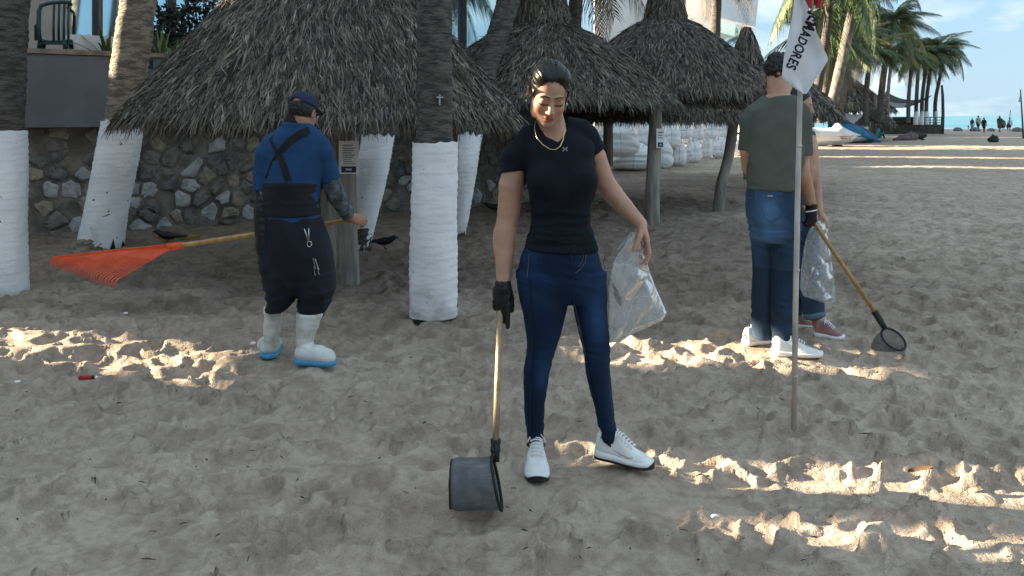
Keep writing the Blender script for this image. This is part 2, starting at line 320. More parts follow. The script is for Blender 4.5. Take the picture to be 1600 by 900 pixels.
def build_sand():
    ns, nr = 640, 860
    s = np.concatenate([-np.geomspace(9, 1.25, 10)[:-1], np.linspace(-1.15, 1.15, ns), np.geomspace(1.25, 9, 10)[1:]])
    Y = np.concatenate([[-30, -10, -3, 0, .7], np.geomspace(1.25, 94, nr), [97, 101, 106]])
    YY, SS = np.meshgrid(Y, s, indexing='ij'); X = SS * np.maximum(YY * .80 + .5, 1.6)
    Pn = np.stack([X, YY, 0 * X], -1)
    far = np.clip(1 - (YY - 8) / 40, .25, 1)
    wob = Pn * np.array([1, 1.15, 1]) + .35 * vnoise(Pn * 1.7, 5)[..., None]
    Z = .011 * fbm(wob * .9, 2, 3) * far + .05 * vnoise(Pn * .25, 9)
    rg = 1 - np.abs(fbm(wob * np.array([3.4, 4.4, 1]), 3, 11)); Z += .006 * (rg - .7) * np.clip(1.6 - YY / 12, .5, 1)
    for fq, hh, sd_, wd in ((2.0, .036, 51, .05), (3.6, .034, 52, .055), (6.2, .022, 53, .07)):
        n_ = vnoise(wob * fq * np.array([.8, 1.1, 1]) + .5 * vnoise(Pn * fq * 1.9, sd_ + 9)[..., None], sd_); q_ = np.clip(n_ / wd * .5 + .5, 0, 1); Z += hh * (q_ * q_ * (3 - 2 * q_) - .5 - .55 * n_) * np.clip(1.7 - YY / 14, .5, 1)
    rg2 = 1 - np.abs(fbm(Pn * np.array([7.0, 9.0, 1]), 2, 31)); Z += .0035 * (rg2 - .7)
    stre = np.exp(-(((X + .40) / .75)**4 + ((YY - 3.2) / .42)**4)); Z = Z * (1 - .65 * stre) + .022 * np.clip(vnoise(Pn * np.array([1.6, 15, 1]), 77), -.45, .5) * stre
    Z += .006 * vnoise(Pn * np.array([1.5, 30, 1]), 78) * np.exp(-(((X - 1.2) / 1.2)**2 + ((YY - 2.9) / .3)**2))
    r = np.random.default_rng(21); nz_ = fbm(Pn * 9, 2, 61); BASE = .011 * fbm(wob * .9, 2, 3) * far + .05 * vnoise(Pn * .25, 9)
    def stamp(cx, cy, ang, L, W, dep, tread, rim):
        sk = r.choice([-1, 1])
        i0, i1 = np.searchsorted(Y, [cy - L * .9, cy + L * .9])
        if i1 <= i0: return
        wy = max(cy * .80 + .5, 1.6); j0, j1 = np.searchsorted(s, [(cx - L) / wy - .02, (cx + L) / wy + .02])
        if j1 <= j0: return
        dx = X[i0:i1, j0:j1] - cx; dy = YY[i0:i1, j0:j1] - cy; ca, sa = math.cos(ang), math.sin(ang)
        u = (dx * ca + dy * sa) / (L / 2); v = (-dx * sa + dy * ca) / (W / 2 * (1 + .25 * np.clip(u, -1, 1)))
        q = np.sqrt(u * u + v * v)
        sub = Z[i0:i1, j0:j1]; inn = np.clip((1.06 - q) / .12, 0, 1); inn = inn * inn * (3 - 2 * inn)
        if not (q < 1).any(): return
        mean = sub[q < 1].mean()
        prof = -dep * (1 + .45 * u) + (.0022 * np.sign(np.sin(u * 22 + v * v * 2)) if tread else 0)
        new = sub * (1 - inn * .94) + (mean + prof) * inn * .94; rz = mean + rim * (np.clip(.35 + .9 * u + .4 * sk * v, 0, 1.2) + .15 * nz_[i0:i1, j0:j1]); band = np.exp(-((q - 1.25) / .22)**2)
        sub[...] = new + np.maximum(rz - new, 0) * band * (q > .95)
    n = 0
    while n < 5600:
        y = 1.7 * (16 / 1.7) ** r.random(); x = (r.random() * 2 - 1) * (.75 * y + .3); L = r.uniform(.16, .29)
        if 3.0 < y < 3.5 and -1 < x < 0 and r.random() < .7: n += 1; continue
        stamp(x, y, r.normal(0.1, .8) + (math.pi if r.random() < .5 else 0), L, L * r.uniform(.36, .55), r.uniform(.016, .060), r.random() < .4, r.uniform(.005, .018)); n += 1
    Z = BASE + .055 * np.tanh((Z - BASE) / .055); Z[2:-2, 2:-2] = .72 * Z[2:-2, 2:-2] + .07 * (Z[1:-3, 2:-2] + Z[3:-1, 2:-2] + Z[2:-2, 1:-3] + Z[2:-2, 3:-1])
    for (px, py, a) in ((838, 742, 1.5), (975, 728, 0), (1245, 552, 0), (1190, 545, 0), (492, 566, .1), (420, 556, 2.5), (1295, 525, 0)):
        g = G(px, py); q = np.exp(-(((X - g.x) / .2)**2 + ((YY - g.y) / .2)**2)); Z *= (1 - .85 * q); Z -= .004 * q
    # small mound the pole stands in, pole hole and the hollow under the net
    g = G(1240, 664); q = np.hypot(X - g.x, YY - g.y); Z += .02 * np.exp(-((q - .1) / .05)**2) - .02 * np.exp(-(q / .05)**2)
    g = G(738, 806); Z += .03 * np.exp(-(((X - g.x - .22) / .14)**2 + ((YY - g.y + .03) / .06)**2))
    Z += .0016 * fbm(Pn * np.array([26, 30, 1]), 2, 21) * np.clip(1.4 - YY / 8, 0, 1)
    Z[YY > 88] -= (YY[YY > 88] - 88) * .06
    Z[YY < 1] = 0
    nY, nX = X.shape; I = np.arange(nY * nX).reshape(nY, nX)
    Q = np.stack([I[:-1, :-1], I[:-1, 1:], I[1:, 1:], I[1:, :-1]], -1).reshape(-1, 4)
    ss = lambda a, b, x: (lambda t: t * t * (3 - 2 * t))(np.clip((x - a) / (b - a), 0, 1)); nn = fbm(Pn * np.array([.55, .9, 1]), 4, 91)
    damp_shade = ss(5.0, 6.6, YY + .9 * nn) * (1 - ss(1.6, 5.0, X - .10 * (YY - 6) + 1.1 * nn)) * (1 - ss(24, 32, YY))     # raked moist sand, with the canopy shade by the wall painted in too
    C = np.stack([1 - .46 * damp_shade, 1 - .47 * damp_shade, 1 - .47 * damp_shade], -1).reshape(-1, 3)
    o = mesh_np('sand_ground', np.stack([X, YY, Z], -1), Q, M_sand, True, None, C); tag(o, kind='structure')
build_sand()
# sea
m = mat('sea_water', (.02, .17, .235), .22, .25, .05, .35, .6, stretch=(.4, 2, 1), col2=(.06, .28, .35), bdist=.3)
S_ = MB(); S_.add([(-6000, 93, -.32), (9000, 93, -.32), (9000, 12000, -.32), (-6000, 12000, -.32)], [(0, 1, 2, 3)]); tag(S_.build('sea', m), kind='structure')
r_ = np.random.default_rng(5); fb = MB()
for k, (y0, wd) in enumerate(((94.5, 1.6), (99, 1.0), (108, 1.2))):
    xs = np.linspace(10, 130, 160); a = y0 + .8 * np.sin(xs * .13 + k) + .5 * r_.normal(size=160).cumsum() * .06
    for i in range(159):
        fb.add([(xs[i], a[i], -.30), (xs[i+1], a[i+1], -.30), (xs[i+1], a[i+1] + wd * .5, -.02 - .1 * k), (xs[i], a[i] + wd * .5, -.02 - .1 * k), (xs[i+1], a[i+1] + wd * 1.5, -.31), (xs[i], a[i] + wd * 1.5, -.31)], [(0, 1, 2, 3), (3, 2, 4, 5)])
tag(fb.build('surf_foam', M_wet, None, True), kind='structure')
# ------------------------------------------------------------------ stone wall under the terrace (runs obliquely to the right)
T0 = Vector((-7.2, 8.45, 0)); TD = Vector((.85, .527, 0)).normalized(); TN = Vector((TD.y, -TD.x, 0))   # TN points to the beach
def wp(u, off, z): return T0 + TD * u + TN * off + Vector((0, 0, z))
M_mortar = mat('mortar', (.16, .145, .125), .95, .3, 5, .8, 30, bdist=.02)
M_stone = [mat('stone_grey', (.17, .155, .14), .9, .25, 9, .7, 25, bdist=.015), mat('stone_tan', (.27, .235, .19), .9, .2, 9, .7, 25, bdist=.015),
           mat('stone_pale', (.36, .36, .36), .85, .2, 9, .6, 25, bdist=.012), mat('stone_dark', (.135, .13, .122), .9, .3, 9, .7, 25, bdist=.015)]
WALLTOP = 1.30; WL = 9.9
wall = thing('stone_wall', wp(0, 0, 0), 'low rubble stone wall with grey mortar below the terrace', 'wall')
b = MB(); R_t = Matrix((TD, -TN, Vector((0, 0, 1)))).transposed()
b.box(wp(WL / 2, -.2, WALLTOP / 2 - .1), (WL, .4, WALLTOP + .2), R_t); mor = b.build('mortar_core', M_mortar, wall)
def voronoi_wall():
    r = np.random.default_rng(3); cu, cz = .225, .175; pts = []
    for i in range(-1, int(10 / cu) + 1):
        for j in range(-1, int(WALLTOP / cz) + 2): pts.append((i * cu + r.uniform(-.1, .1) + (j % 2) * cu / 2, j * cz + r.uniform(-.08, .08)))
    pts = np.array(pts); cnt = 0
    for (u, z) in pts:
        if not (.6 < u < 9.7 and .02 < z < WALLTOP - .02): continue
        poly = [(u - .3, z - .3), (u + .3, z - .3), (u + .3, z + .3), (u - .3, z + .3)]
        for (a, c) in pts[np.hypot(pts[:,0] - u, pts[:,1] - z) < .75]:
            if a == u and c == z: continue
            mxx, mz = (a + u) / 2, (c + z) / 2; nx, nz2 = a - u, c - z; out2 = []
            for q in range(len(poly)):
                p1, p2 = poly[q], poly[(q + 1) % len(poly)]; e1 = (p1[0]-mxx)*nx + (p1[1]-mz)*nz2; e2 = (p2[0]-mxx)*nx + (p2[1]-mz)*nz2
                if e1 <= 0: out2.append(p1)
                if e1 * e2 < 0: t = e1 / (e1 - e2); out2.append((p1[0] + t*(p2[0]-p1[0]), p1[1] + t*(p2[1]-p1[1])))
            poly = out2
            if len(poly) < 3: break
        if len(poly) < 3: continue
        if r.random() < .12: continue
        sh = r.uniform(.72, .9); cxy = np.mean(poly, 0); pr = []
        for q in range(len(poly)):                       # subdivide and roughen the outline
            p1 = np.array(poly[q]); p2 = np.array(poly[(q + 1) % len(poly)])
            for t in (0.12, .5, .88): pr.append(p1 + (p2 - p1) * t + r.normal(0, .007, 2))
        pr = [(np.clip(cxy + (p - cxy) * sh, [0, .01], [12, WALLTOP - .012])) for p in pr]; n = len(pr); pro = r.uniform(.012, .05)
        V = [wp(p[0], -.01, p[1]) for p in pr] + [wp(p[0], pro * .6, p[1]) for p in pr] + [wp(*(cxy + (np.array(p) - cxy) * .72)[:1], pro + r.uniform(-.008, .008), (cxy + (np.array(p) - cxy) * .72)[1]) for p in pr] + [wp(cxy[0], pro + .006, cxy[1])]
        Fs = [(i + k*n, (i + 1) % n + k*n, (i + 1) % n + (k + 1)*n, i + (k + 1)*n) for k in (0, 1) for i in range(n)] + [(i + 2*n, (i + 1) % n + 2*n, 3*n) for i in range(n)]
        low = z < .62; q = r.random(); mi = (2 if q < .34 else 0 if q < .62 else 1 if q < .86 else 3) if low else (0 if q < .5 else 1 if q < .68 else 3 if q < .97 else 2)
        mesh_np('stone', np.array(V), Fs, M_stone[mi], False, wall); cnt += 1
    return cnt
nst = voronoi_wall()
# terrace: grey parapet, ledge, floor
M_grey = mat('grey_plaster', (.125, .135, .15), .85, .12, 1.5, .15, 60); M_ledge = mat('ledge_tile', (.20, .16, .135), .8, .25, 6, .3, 30)
ter = thing('terrace_parapet', wp(0, 0, 1.3), 'smooth grey plastered terrace parapet with a brown ledge above the stone wall', 'wall')
b = MB(); b.box(wp(WL / 2, .10, 1.705), (WL, .3, .83), R_t); b.build('parapet_face', M_grey, ter)
b = MB(); b.box(wp(WL / 2, .06, 2.155), (WL, .44, .055), R_t); b.build('ledge', M_ledge, ter)
b = MB(); b.box(wp(WL / 2, -2.6, 2.06), (WL, 4.8, .1), R_t); tag(b.build('terrace_floor', M_ledge), kind='structure')
# hotel facade behind the terrace: panes, mullions, band
M_glass = mat('window_glass', (.42, .60, .68), .04, .05, 1, 0, metal=.85, spec=.8); M_frame = mat('window_frame', (.03, .028, .027), .5, .2)
M_beige = mat('beige_plaster', (.40, .36, .31), .9, .12, 1.2, .2, 40); M_white = mat('white_plaster', (.74, .74, .74), .9, .06, .6, .25, 5)
M_wallb = M_beige
hot = thing('hotel_building', wp(0, -5, 2.1), 'hotel front with mirrored blue windows behind the terrace', 'building')
b = MB(); b.box(wp(4.9, -6.2, 4.6), (13.4, 2.0, 9), R_t); b.build('wall', M_beige, hot)
b = MB(); b.box(wp(4.9, -5.13, 2.30), (13.4, .1, .42), R_t); b.build('plinth', mat('plinth_grey', (.30, .30, .31), .8, .1), hot)
b = MB(); b.box(wp(4.9, -5.12, 2.62), (13.4, .16, .10), R_t); b.build('sill', M_frame, hot)
for i in range(11):
    u = -1.2 + i * 1.22
    if i in (0, 1): continue
    f = MB(); f.box(wp(u + .57, -5.10, 4.2), (.09, .14, 3.1), R_t); fr = f.build('window_frame', M_frame, hot)
    g = MB(); g.box(wp(u, -5.16, 4.2), (1.06, .03, 3.08), R_t); g.build('window_pane', M_glass, fr)
# white buildings farther along the beach
bw = thing('white_building', (9, 44, 0), 'tall white building with a pale blue shaded side behind the palapas', 'building')
b = MB(); b.box((8.7, 46, 8), (7.4, 8, 16)); b.build('wall', M_white, bw)
for i in range(3):
    for j in range(3):
        f = MB(); f.box((6.0 + i * 2.5, 41.96, 5.6 + j * 3.4), (1.3, .14, 1.9)); fo = f.build('window_frame', M_white, bw)
        g = MB(); g.box((6.0 + i * 2.5, 41.90, 5.6 + j * 3.4), (1.1, .06, 1.7)); g.build('window_pane', M_glass, fo)
# slanting white roof canopy with ribs
b = MB(); b.add([P(1118, -40, 38), P(1190, -40, 38), P(1180, 42, 37), P(1126, 28, 37), P(1118, -40, 40), P(1190, -40, 40), P(1180, 45, 40), P(1126, 31, 40)], [(0,3,2,1),(4,5,6,7),(0,1,5,4),(1,2,6,5),(2,3,7,6),(3,0,4,7)])
b.build('sloped_roof', M_white, bw)
bw2 = thing('white_house', (4.6, 36, 0), 'white stuccoed block seen between two thatched roofs', 'building')
b = MB(); b.box((5.0, 35, 4), (2.6, 4, 8)); b.build('wall', M_white, bw2)
f = MB(); f.box((6.0, 32.97, 6.1), (.5, .1, 2.2)); fo = f.build('window_frame', M_frame, bw2); g = MB(); g.box((6.0, 32.9, 6.1), (.4, .05, 2.0)); g.build('window_pane', M_glass, fo)
# added wall left of the beach, unseen: slots shaped to throw the sun streaks
def add_shade_walls():
    x = -12.0
    slots = [(6.72, 7.35, 1.0, 2.62), (7.5, 8.2, 3.1, 3.6), (5.57, 5.78, 3.16, 3.62), (6.02, 6.30, 3.08, 3.75), (10.0, 10.25, 3.3, 3.75), (8.3, 8.45, 2.6, 3.1), (9.92, 10.55, 3.8, 6.6), (8.95, 9.65, 4.75, 5.6), (5.60, 5.78, 4.40, 4.85),
             (17.7, 18.3, 4.65, 5.6), (18.9, 19.2, 4.6, 5.6), (27.4, 27.9, 5.5, 7.0), (14.9, 15.1, 3.6, 4.6)]
    ys = sorted({-14, 12, 33} | {v for s in slots for v in s[:2]}); bb = MB()
    for a, c in zip(ys[:-1], ys[1:]):
        zs = sorted([s[2:] for s in slots if s[0] < (a + c) / 2 < s[1]]); z0 = -.2
        tp = 5.6 if (a + c) / 2 < 12 else 7.6
        for lo, hi in zs + [(tp, tp)]:
            if lo > z0: bb.box((x, (a + c) / 2, (z0 + lo) / 2), (.25, c - a, lo - z0))
            z0 = max(z0, hi)
    o = bb.build('shade_wall', M_beige); tag(o, 'unseen slotted wall added left of the beach to shade it and pass sun streaks', 'building')
    for (cx, y0, y1, hh, lab) in ((-6, 33.5, 38.2, 13, 'nearest'), (-4, 46.5, 61.5, 16, 'middle'), (-2, 63.2, 112, 18, 'farthest')):
        bb = MB(); bb.box((cx, (y0 + y1) / 2, hh / 2), (6, y1 - y0, hh)); o = bb.build('shade_block', M_beige); tag(o, lab + ' of the unseen plain blocks added behind the palapas to shade the far beach', 'building', 'unseen blocks added to shade the far beach')  # unseen blocks added to keep bands of the far beach in shade
add_shade_walls()
_b2 = MB(); _b2.box((-4, -10.5, 2.9), (26, 3, 6.2)); tag(_b2.build('shade_block', M_grey), 'unseen low grey block added behind the camera to cut low sky light', 'building')  # added behind the camera: blocks low sky so sand slopes facing it darken
# ------------------------------------------------------------------ palm trees
M_bark = mat('palm_bark', (.10, .088, .078), .95, .4, 9, 1.0, 26, stretch=(1, 1, 3.5), bdist=.03)
M_bark2 = mat('palm_bark_pale', (.25, .21, .165), .95, .4, 8, 1.0, 24, stretch=(1, 1, 3.2), bdist=.03)
M_paint = mat('white_trunk_paint', (.80, .82, .84), .85, .06, 3, .35, 24, stretch=(1, 1, 1.8), bdist=.012)
_t = M_paint.node_tree; _b = _t.nodes['Principled BSDF']; _n = N(_t, 'ShaderNodeTexNoise'); _n.inputs['Scale'].default_value = 11; _n.inputs['Detail'].default_value = 4
_c = N(_t, 'ShaderNodeTexCoord'); _m = N(_t, 'ShaderNodeMapping'); _m.inputs['Scale'].default_value = (1.2, 1.2, 1.0); _t.links.new(_c.outputs['Object'], _m.inputs[0]); _t.links.new(_m.outputs[0], _n.inputs['Vector'])
_r = N(_t, 'ShaderNodeValToRGB'); _r.color_ramp.elements[0].position = .285; _r.color_ramp.elements[0].color = (.10, .08, .07, 1); _r.color_ramp.elements[1].position = .305; _r.color_ramp.elements[1].color = (1, 1, 1, 1)
_t.links.new(_n.outputs['Fac'], _r.inputs[0]); _x = N(_t, 'ShaderNodeMix', data_type='RGBA', blend_type='MULTIPLY'); _x.inputs['Factor'].default_value = 1
_t.links.new(_b.inputs['Base Color'].links[0].from_socket, _x.inputs['A']); _t.links.new(_r.outputs[0], _x.inputs['B']); _t.links.new(_x.outputs['Result'], _b.inputs['Base Color'])
_z = N(_t, 'ShaderNodeSeparateXYZ'); _t.links.new(_c.outputs['Object'], _z.inputs[0]); _n3 = N(_t, 'ShaderNodeTexNoise'); _n3.inputs['Scale'].default_value = 7; _n3.inputs['Detail'].default_value = 6; _t.links.new(_c.outputs['Object'], _n3.inputs['Vector'])
_a = N(_t, 'ShaderNodeMath', operation='MULTIPLY_ADD'); _a.inputs[1].default_value = .9; _a.inputs[2].default_value = -.32; _t.links.new(_n3.outputs['Fac'], _a.inputs[0]); _sb = N(_t, 'ShaderNodeMath', operation='SUBTRACT'); _t.links.new(_a.outputs[0], _sb.inputs[0]); _t.links.new(_z.outputs['Z'], _sb.inputs[1])
_mr = N(_t, 'ShaderNodeMapRange'); _mr.inputs['From Min'].default_value = -.12; _mr.inputs['From Max'].default_value = .16; _mr.inputs['To Max'].default_value = .55; _t.links.new(_sb.outputs[0], _mr.inputs['Value'])      # sand splashed on the foot of the trunk
_y = N(_t, 'ShaderNodeMix', data_type='RGBA'); _y.inputs['B'].default_value = (.30, .25, .20, 1); _t.links.new(_mr.outputs[0], _y.inputs['Factor']); _t.links.new(_x.outputs['Result'], _y.inputs['A']); _t.links.new(_y.outputs['Result'], _b.inputs['Base Color'])
M_leaf = [mat('palm_leaf', (.045, .075, .025), .5, .3, 3, 0, col2=(.09, .125, .035), spec=.5), mat('palm_leaf_yellow', (.14, .145, .04), .55, .3, 3, 0, col2=(.22, .20, .07)), mat('palm_leaf_dry', (.19, .14, .085), .8, .3, 4, 0)]
def trunk_geo(path, radii, n=22, rings=.055, amp=.012, seed=0, rag=(0, 0), seg=.025):
    path = np.array([list(p) for p in path]); L = np.r_[0, np.cumsum(np.linalg.norm(np.diff(path, axis=0), axis=1))]
    m = max(8, int(L[-1] / seg)); t = np.linspace(0, L[-1], m); C = np.stack([herm(L, path[:, i], t) for i in range(3)], 1); R = herm(L, np.array(radii), t)
    a = np.linspace(0, 2 * np.pi, n, endpoint=False); V = np.zeros((m, n, 3)); r = np.random.default_rng(seed)
    ragb = r.normal(0, 1, n) * rag[0]; ragt = r.normal(0, 1, n) * rag[1]
    for k in range(n):
        z = t + np.where(t < .15, ragb[k] * (1 - t / .15), 0) + np.where(t > L[-1] - .15, ragt[k] * (1 - (L[-1] - t) / .15), 0)
        c = np.stack([np.interp(z, t, C[:, i]) for i in range(3)], 1); c[:, 2] += np.minimum(z, 0) + np.maximum(z - L[-1], 0)
        pn = np.stack([np.full(m, math.cos(a[k]) * 2), np.full(m, math.sin(a[k]) * 2), z * 3], 1)
        ph = (z / rings + .5 * vnoise(pn * .8, seed)) % 1
        rr = R * (1 + .05 * vnoise(pn, seed + 1)) + amp * (ph - .5) + amp * .4 * vnoise(pn * 5, seed + 2)
        V[:, k] = c + np.stack([np.cos(a[k]) * rr, np.sin(a[k]) * rr, 0 * rr], 1)
    I = np.arange(m * n).reshape(m, n); J = np.roll(I, -1, 1)
    Q = np.stack([I[:-1], J[:-1], J[1:], I[1:]], -1).reshape(-1, 4)
    return V.reshape(-1, 3), Q
def frond_mesh(name, material, seed, nl=46, droop=.55, hang=.7, wid=.026):
    r = np.random.default_rng(seed); MBq = MB(); pts = []
    for i in range(13):
        x = i / 12; pts.append(Vector((x * (1 - .16 * droop * x), 0, .30 * x - (.30 + droop) * x ** 2.1)))
    MBq.tube(pts, [.013 * (1 - .8 * i / 12) for i in range(13)], 4, False)
    for i in range(nl):
        x = .16 + .84 * (i + .5) / nl; f = x * 12; k = min(int(f), 11); p = pts[k].lerp(pts[k + 1], f - k); t = (pts[k + 1] - pts[k]).normalized()
        for sd_ in (-1, 1):
            L = (.33 * math.sin(math.pi * min(.97, x * .88 + .1)) ** .6 + .03) * r.uniform(.8, 1.1)
            d = (t * (.55 + .5 * x) + Vector((0, sd_ * 1.0, -.12 + r.normal() * .1))).normalized(); h = hang * r.uniform(.6, 1.3)
            q1 = p + d * L * .5 + Vector((0, 0, -h * L * .18)); q2 = p + d * L * .85 + Vector((0, 0, -h * L * .75)); wv = t * (wid * .5)
            MBq.add([p - wv * .5, p + wv * .5, q1 + wv, q1 - wv, q2], [(0, 1, 2, 3), (3, 2, 4)])
    me = bpy.data.meshes.new(name); me.from_pydata(MBq.v, [], MBq.f); me.materials.append(material); me.update(); return me
FR = [frond_mesh('frond', M_leaf[0], 1, 46, .45, .6), frond_mesh('frond', M_leaf[0], 2, 46, .75, 1.0), frond_mesh('frond', M_leaf[1], 3, 42, .8, .9), frond_mesh('frond', M_leaf[2], 4, 36, 1.1, 1.3, .024)]
def crown(root, top, L, n, seed, dry=2, yellow=.12, spread=1.0, up=1.0):
    r = np.random.default_rng(seed)
    for i in range(n):
        q = (i + .5) / n; el = up * (1.15 - 1.55 * q ** .85) + r.normal() * .1; az = i * 2.399 + r.normal() * .2
        v = 3 if i >= n - dry else (2 if r.random() < yellow else int(r.random() < .35 + .5 * q))
        o = bpy.data.objects.new('frond', FR[v]); COL.objects.link(o); o.parent = root
        l = L * r.uniform(.85, 1.1) * (.8 if v == 3 else 1)
        o.location = Vector(top) - ORG[root.name]; o.rotation_euler = (r.normal() * .25, -el * spread, az); o.scale = (l, l, l)
def palm(path, radii, label, L=2.4, n=18, seed=0, group=None, band=None, bark=None, fr=True, amp=.01, nseg=20, dry=2, yellow=.12, seg=.03, up=1.0):
    root = thing('palm_tree', path[0], label, 'palm tree', group)
    V, Q = trunk_geo(path, radii, nseg, .06, amp, seed, seg=seg); mesh_np('trunk', V, Q, bark or M_bark, True, root)
    if band: 
        bp, br, rg = band; V, Q = trunk_geo(bp, [q + .016 for q in br], 30, .05, .008, seed + 5, rg, seg=.018); mesh_np('painted_band', V, Q, M_paint, True, root)
    if fr: crown(root, path[-1], L, n, seed, dry, yellow, up=up)
    return root
def up_path(pts): return [P(*p) for p in pts]
# near trunk in the middle
c0 = G(679, 488); x0 = c0.x; d0 = c0.y
palm([Vector((x0, d0, -.1)), Vector((x0, d0, .6)), P(679, 181, d0), P(679, 20, d0), Vector((x0 + .05, d0 + .3, 5)), Vector((x0 + .3, d0 + .8, 8.5))], [.155, .150, .132, .125, .125, .12],
     'straight upright palm trunk with broad white painted base standing between man and woman', band=([P(677.5, 492, d0), P(678, 420, d0), P(679, 330, d0), P(680, 222, d0)], [.156, .155, .150, .1475], (.002, .004)), L=2.6, seed=3, amp=.011, n=11)
# small white cross fixed on the trunk
cr_ = MB(); cr_.box(P(687, 156, d0 - .128), (.010, .02, .075)); cr_.box(P(687, 152, d0 - .130), (.046, .02, .010)); tag(cr_.build('trunk_cross', mat('cross_grey', (.36, .37, .38), .5)), 'small white cross shaped fixture nailed to the upright palm trunk', 'fixture')
# left edge trunk
d1 = G(10, 458).y; xl = lambda px: P(px, 181, d1).x
palm([Vector((xl(-2), d1, -.1)), P(-2, 330, d1), P(-1, 181, d1), P(2, 0, d1), Vector((xl(8), d1 + .3, 5.5)), Vector((xl(20), d1 + .5, 8.5))], [.18, .17, .180, .205, .17, .14],
     'thick palm trunk with white painted base at left edge of the picture', band=([P(-2, 460, d1), P(-2, 400, d1), P(-2, 300, d1), P(-3, 204, d1)], [.192, .188, .190, .194], (.008, .003)), L=2.6, seed=8, amp=.013, n=11)
# leaning trunk beside the big palapa, dark root flare below the paint
d2 = G(150, 390).y
palm([P(128, 398, d2), P(152, 378, d2), P(166, 330, d2), P(181, 250, d2), P(193, 181, d2), P(208, 60, d2), P(217, 0, d2), P(235, -120, d2 + .2), P(262, -420, d2 + .5), P(300, -640, d2 + 1)], [.36, .24, .20, .19, .186, .185, .18, .17, .15, .13],
     'leaning palm trunk with white painted base and sunlit left side against the grey parapet', bark=M_bark2, band=([P(158, 381, d2 - .01), P(162, 350, d2), P(172, 295, d2), P(184, 235, d2), P(192, 188, d2)], [.215, .208, .202, .2, .198], (.04, .01)), L=2.6, seed=12, amp=.016, n=11)
# two leaning painted trunks behind the big palapa
dA = 8.75
palm([P(563, 396, dA), P(566, 360, dA), P(575, 300, dA + .2), P(592, 215, dA + .5), P(608, 150, dA + .9), P(665, 20, dA + 1.5), P(712, -40, dA + 1.8), P(800, -260, dA + 2.2), P(850, -500, dA + 2.5)], [.11, .115, .13, .15, .155, .155, .15, .14, .12],
     'palm trunk leaning right with white painted base just behind the notice post', band=([P(563, 389, dA - .01), P(567, 350, dA + .04), P(577, 290, dA + .22), P(592, 211, dA + .5)], [.085, .125, .160, .168], (.03, .018)), L=2.6, seed=15, n=11)
dB = 9.6
palm([P(716, 370, dB), P(719, 340, dB), P(728, 260, dB), P(741, 195, dB + .2), P(760, 110, dB + .5), P(795, 0, dB + .9), P(812, -80, dB + 1.1), P(850, -300, dB + 1.4), P(880, -520, dB + 1.6)], [.08, .09, .11, .125, .14, .155, .15, .14, .12],
     'palm trunk with white painted base seen to the right of the upright trunk', band=([P(716, 364, dB - .01), P(720, 330, dB), P(729, 255, dB), P(735, 209, dB + .15)], [.075, .095, .12, .130], (.02, .02)), L=2.6, seed=16, n=11)
# palms behind the palapas and along the beach
GP = 'palms along the beach'
palm([P(893, 200, 16), P(895, 60, 16), P(900, 0, 16), P(905, -90, 16.1)], [.16, .15, .14, .13], 'dark palm trunk behind the second palapa with dead fronds hanging right of it', 2.1, 18, 21, GP, dry=6, up=.9)
palm([P(1119, 190, 21), P(1118, 60, 21), P(1120, 0, 21), P(1122, -60, 21)], [.13, .12, .12, .12], 'palm with drooping yellowed fronds behind the tall third palapa', 1.5, 14, 23, GP, dry=4, yellow=.4, up=1.0)
palm([P(1262, 185, 24), P(1275, 145, 24), P(1290, 60, 24), P(1300, -40, 24.2)], [.13, .12, .12, .11], 'palm with dark crown directly behind the white flag', 2.1, 20, 25, GP, dry=0, up=1.1)
palm([P(1292, 190, 27), P(1303, 150, 27), P(1321, 70, 27), P(1336, 0, 27), P(1350, -60, 27)], [.20, .18, .17, .16, .15], 'stout palm leaning right with crown above the picture, right of the flag', 2.2, 18, 27, GP, bark=mat('bark_grey', (.17, .15, .14), .9, .25, 6, .5, 20), dry=0, up=1.2)
palm([P(1281, 192, 36), P(1290, 140, 36), P(1302, 75, 36), P(1308, 30, 36)], [.15, .14, .13, .12], 'palm between the flag and the stout leaning palm', 1.9, 22, 29, GP, dry=2, up=1.1)
palm([P(1310, 192, 40), P(1318, 150, 40), P(1328, 100, 40), P(1335, 72, 40)], [.15, .14, .13, .12], 'lower palm with spreading crown right of the stout leaning palm', 1.75, 22, 30, GP, dry=2, yellow=.25, up=1.1)
palm([P(1268, 192, 30), P(1271, 140, 30), P(1276, 95, 30), P(1279, 62, 30)], [.14, .13, .12, .11], 'short palm whose crown fills the gap right beside the flag tip', 1.7, 22, 41, GP, dry=3, up=1.05)
palm([P(1300, 192, 34), P(1301, 150, 34), P(1304, 100, 34), P(1304, 70, 34)], [.13, .13, .12, .11], 'palm with dense dark crown between flag tip and stout leaning palm', 1.9, 24, 42, GP, dry=3, up=1.05)
palm([P(1352, 192, 44), P(1353, 150, 44), P(1357, 110, 44), P(1359, 84, 44)], [.15, .14, .13, .12], 'bushy low palm standing left of the tall full crowned palm', 1.9, 26, 43, GP, dry=4, yellow=.2, up=1.05)
palm([P(1374, 190, 46), P(1379, 130, 46), P(1389, 70, 46), P(1396, 38, 46)], [.20, .17, .15, .14], 'tall full crowned palm with green fronds beside the shade sail', 2.15, 28, 31, GP, dry=2, yellow=.3, up=1.2)
palm([P(1387, 192, 50), P(1388, 140, 50), P(1394, 95, 50), P(1398, 78, 50)], [.11, .10, .10, .10], 'slender pale trunked palm with yellow fronds under the tall crown', 1.5, 16, 32, GP, bark=M_bark2, yellow=.6, dry=3)
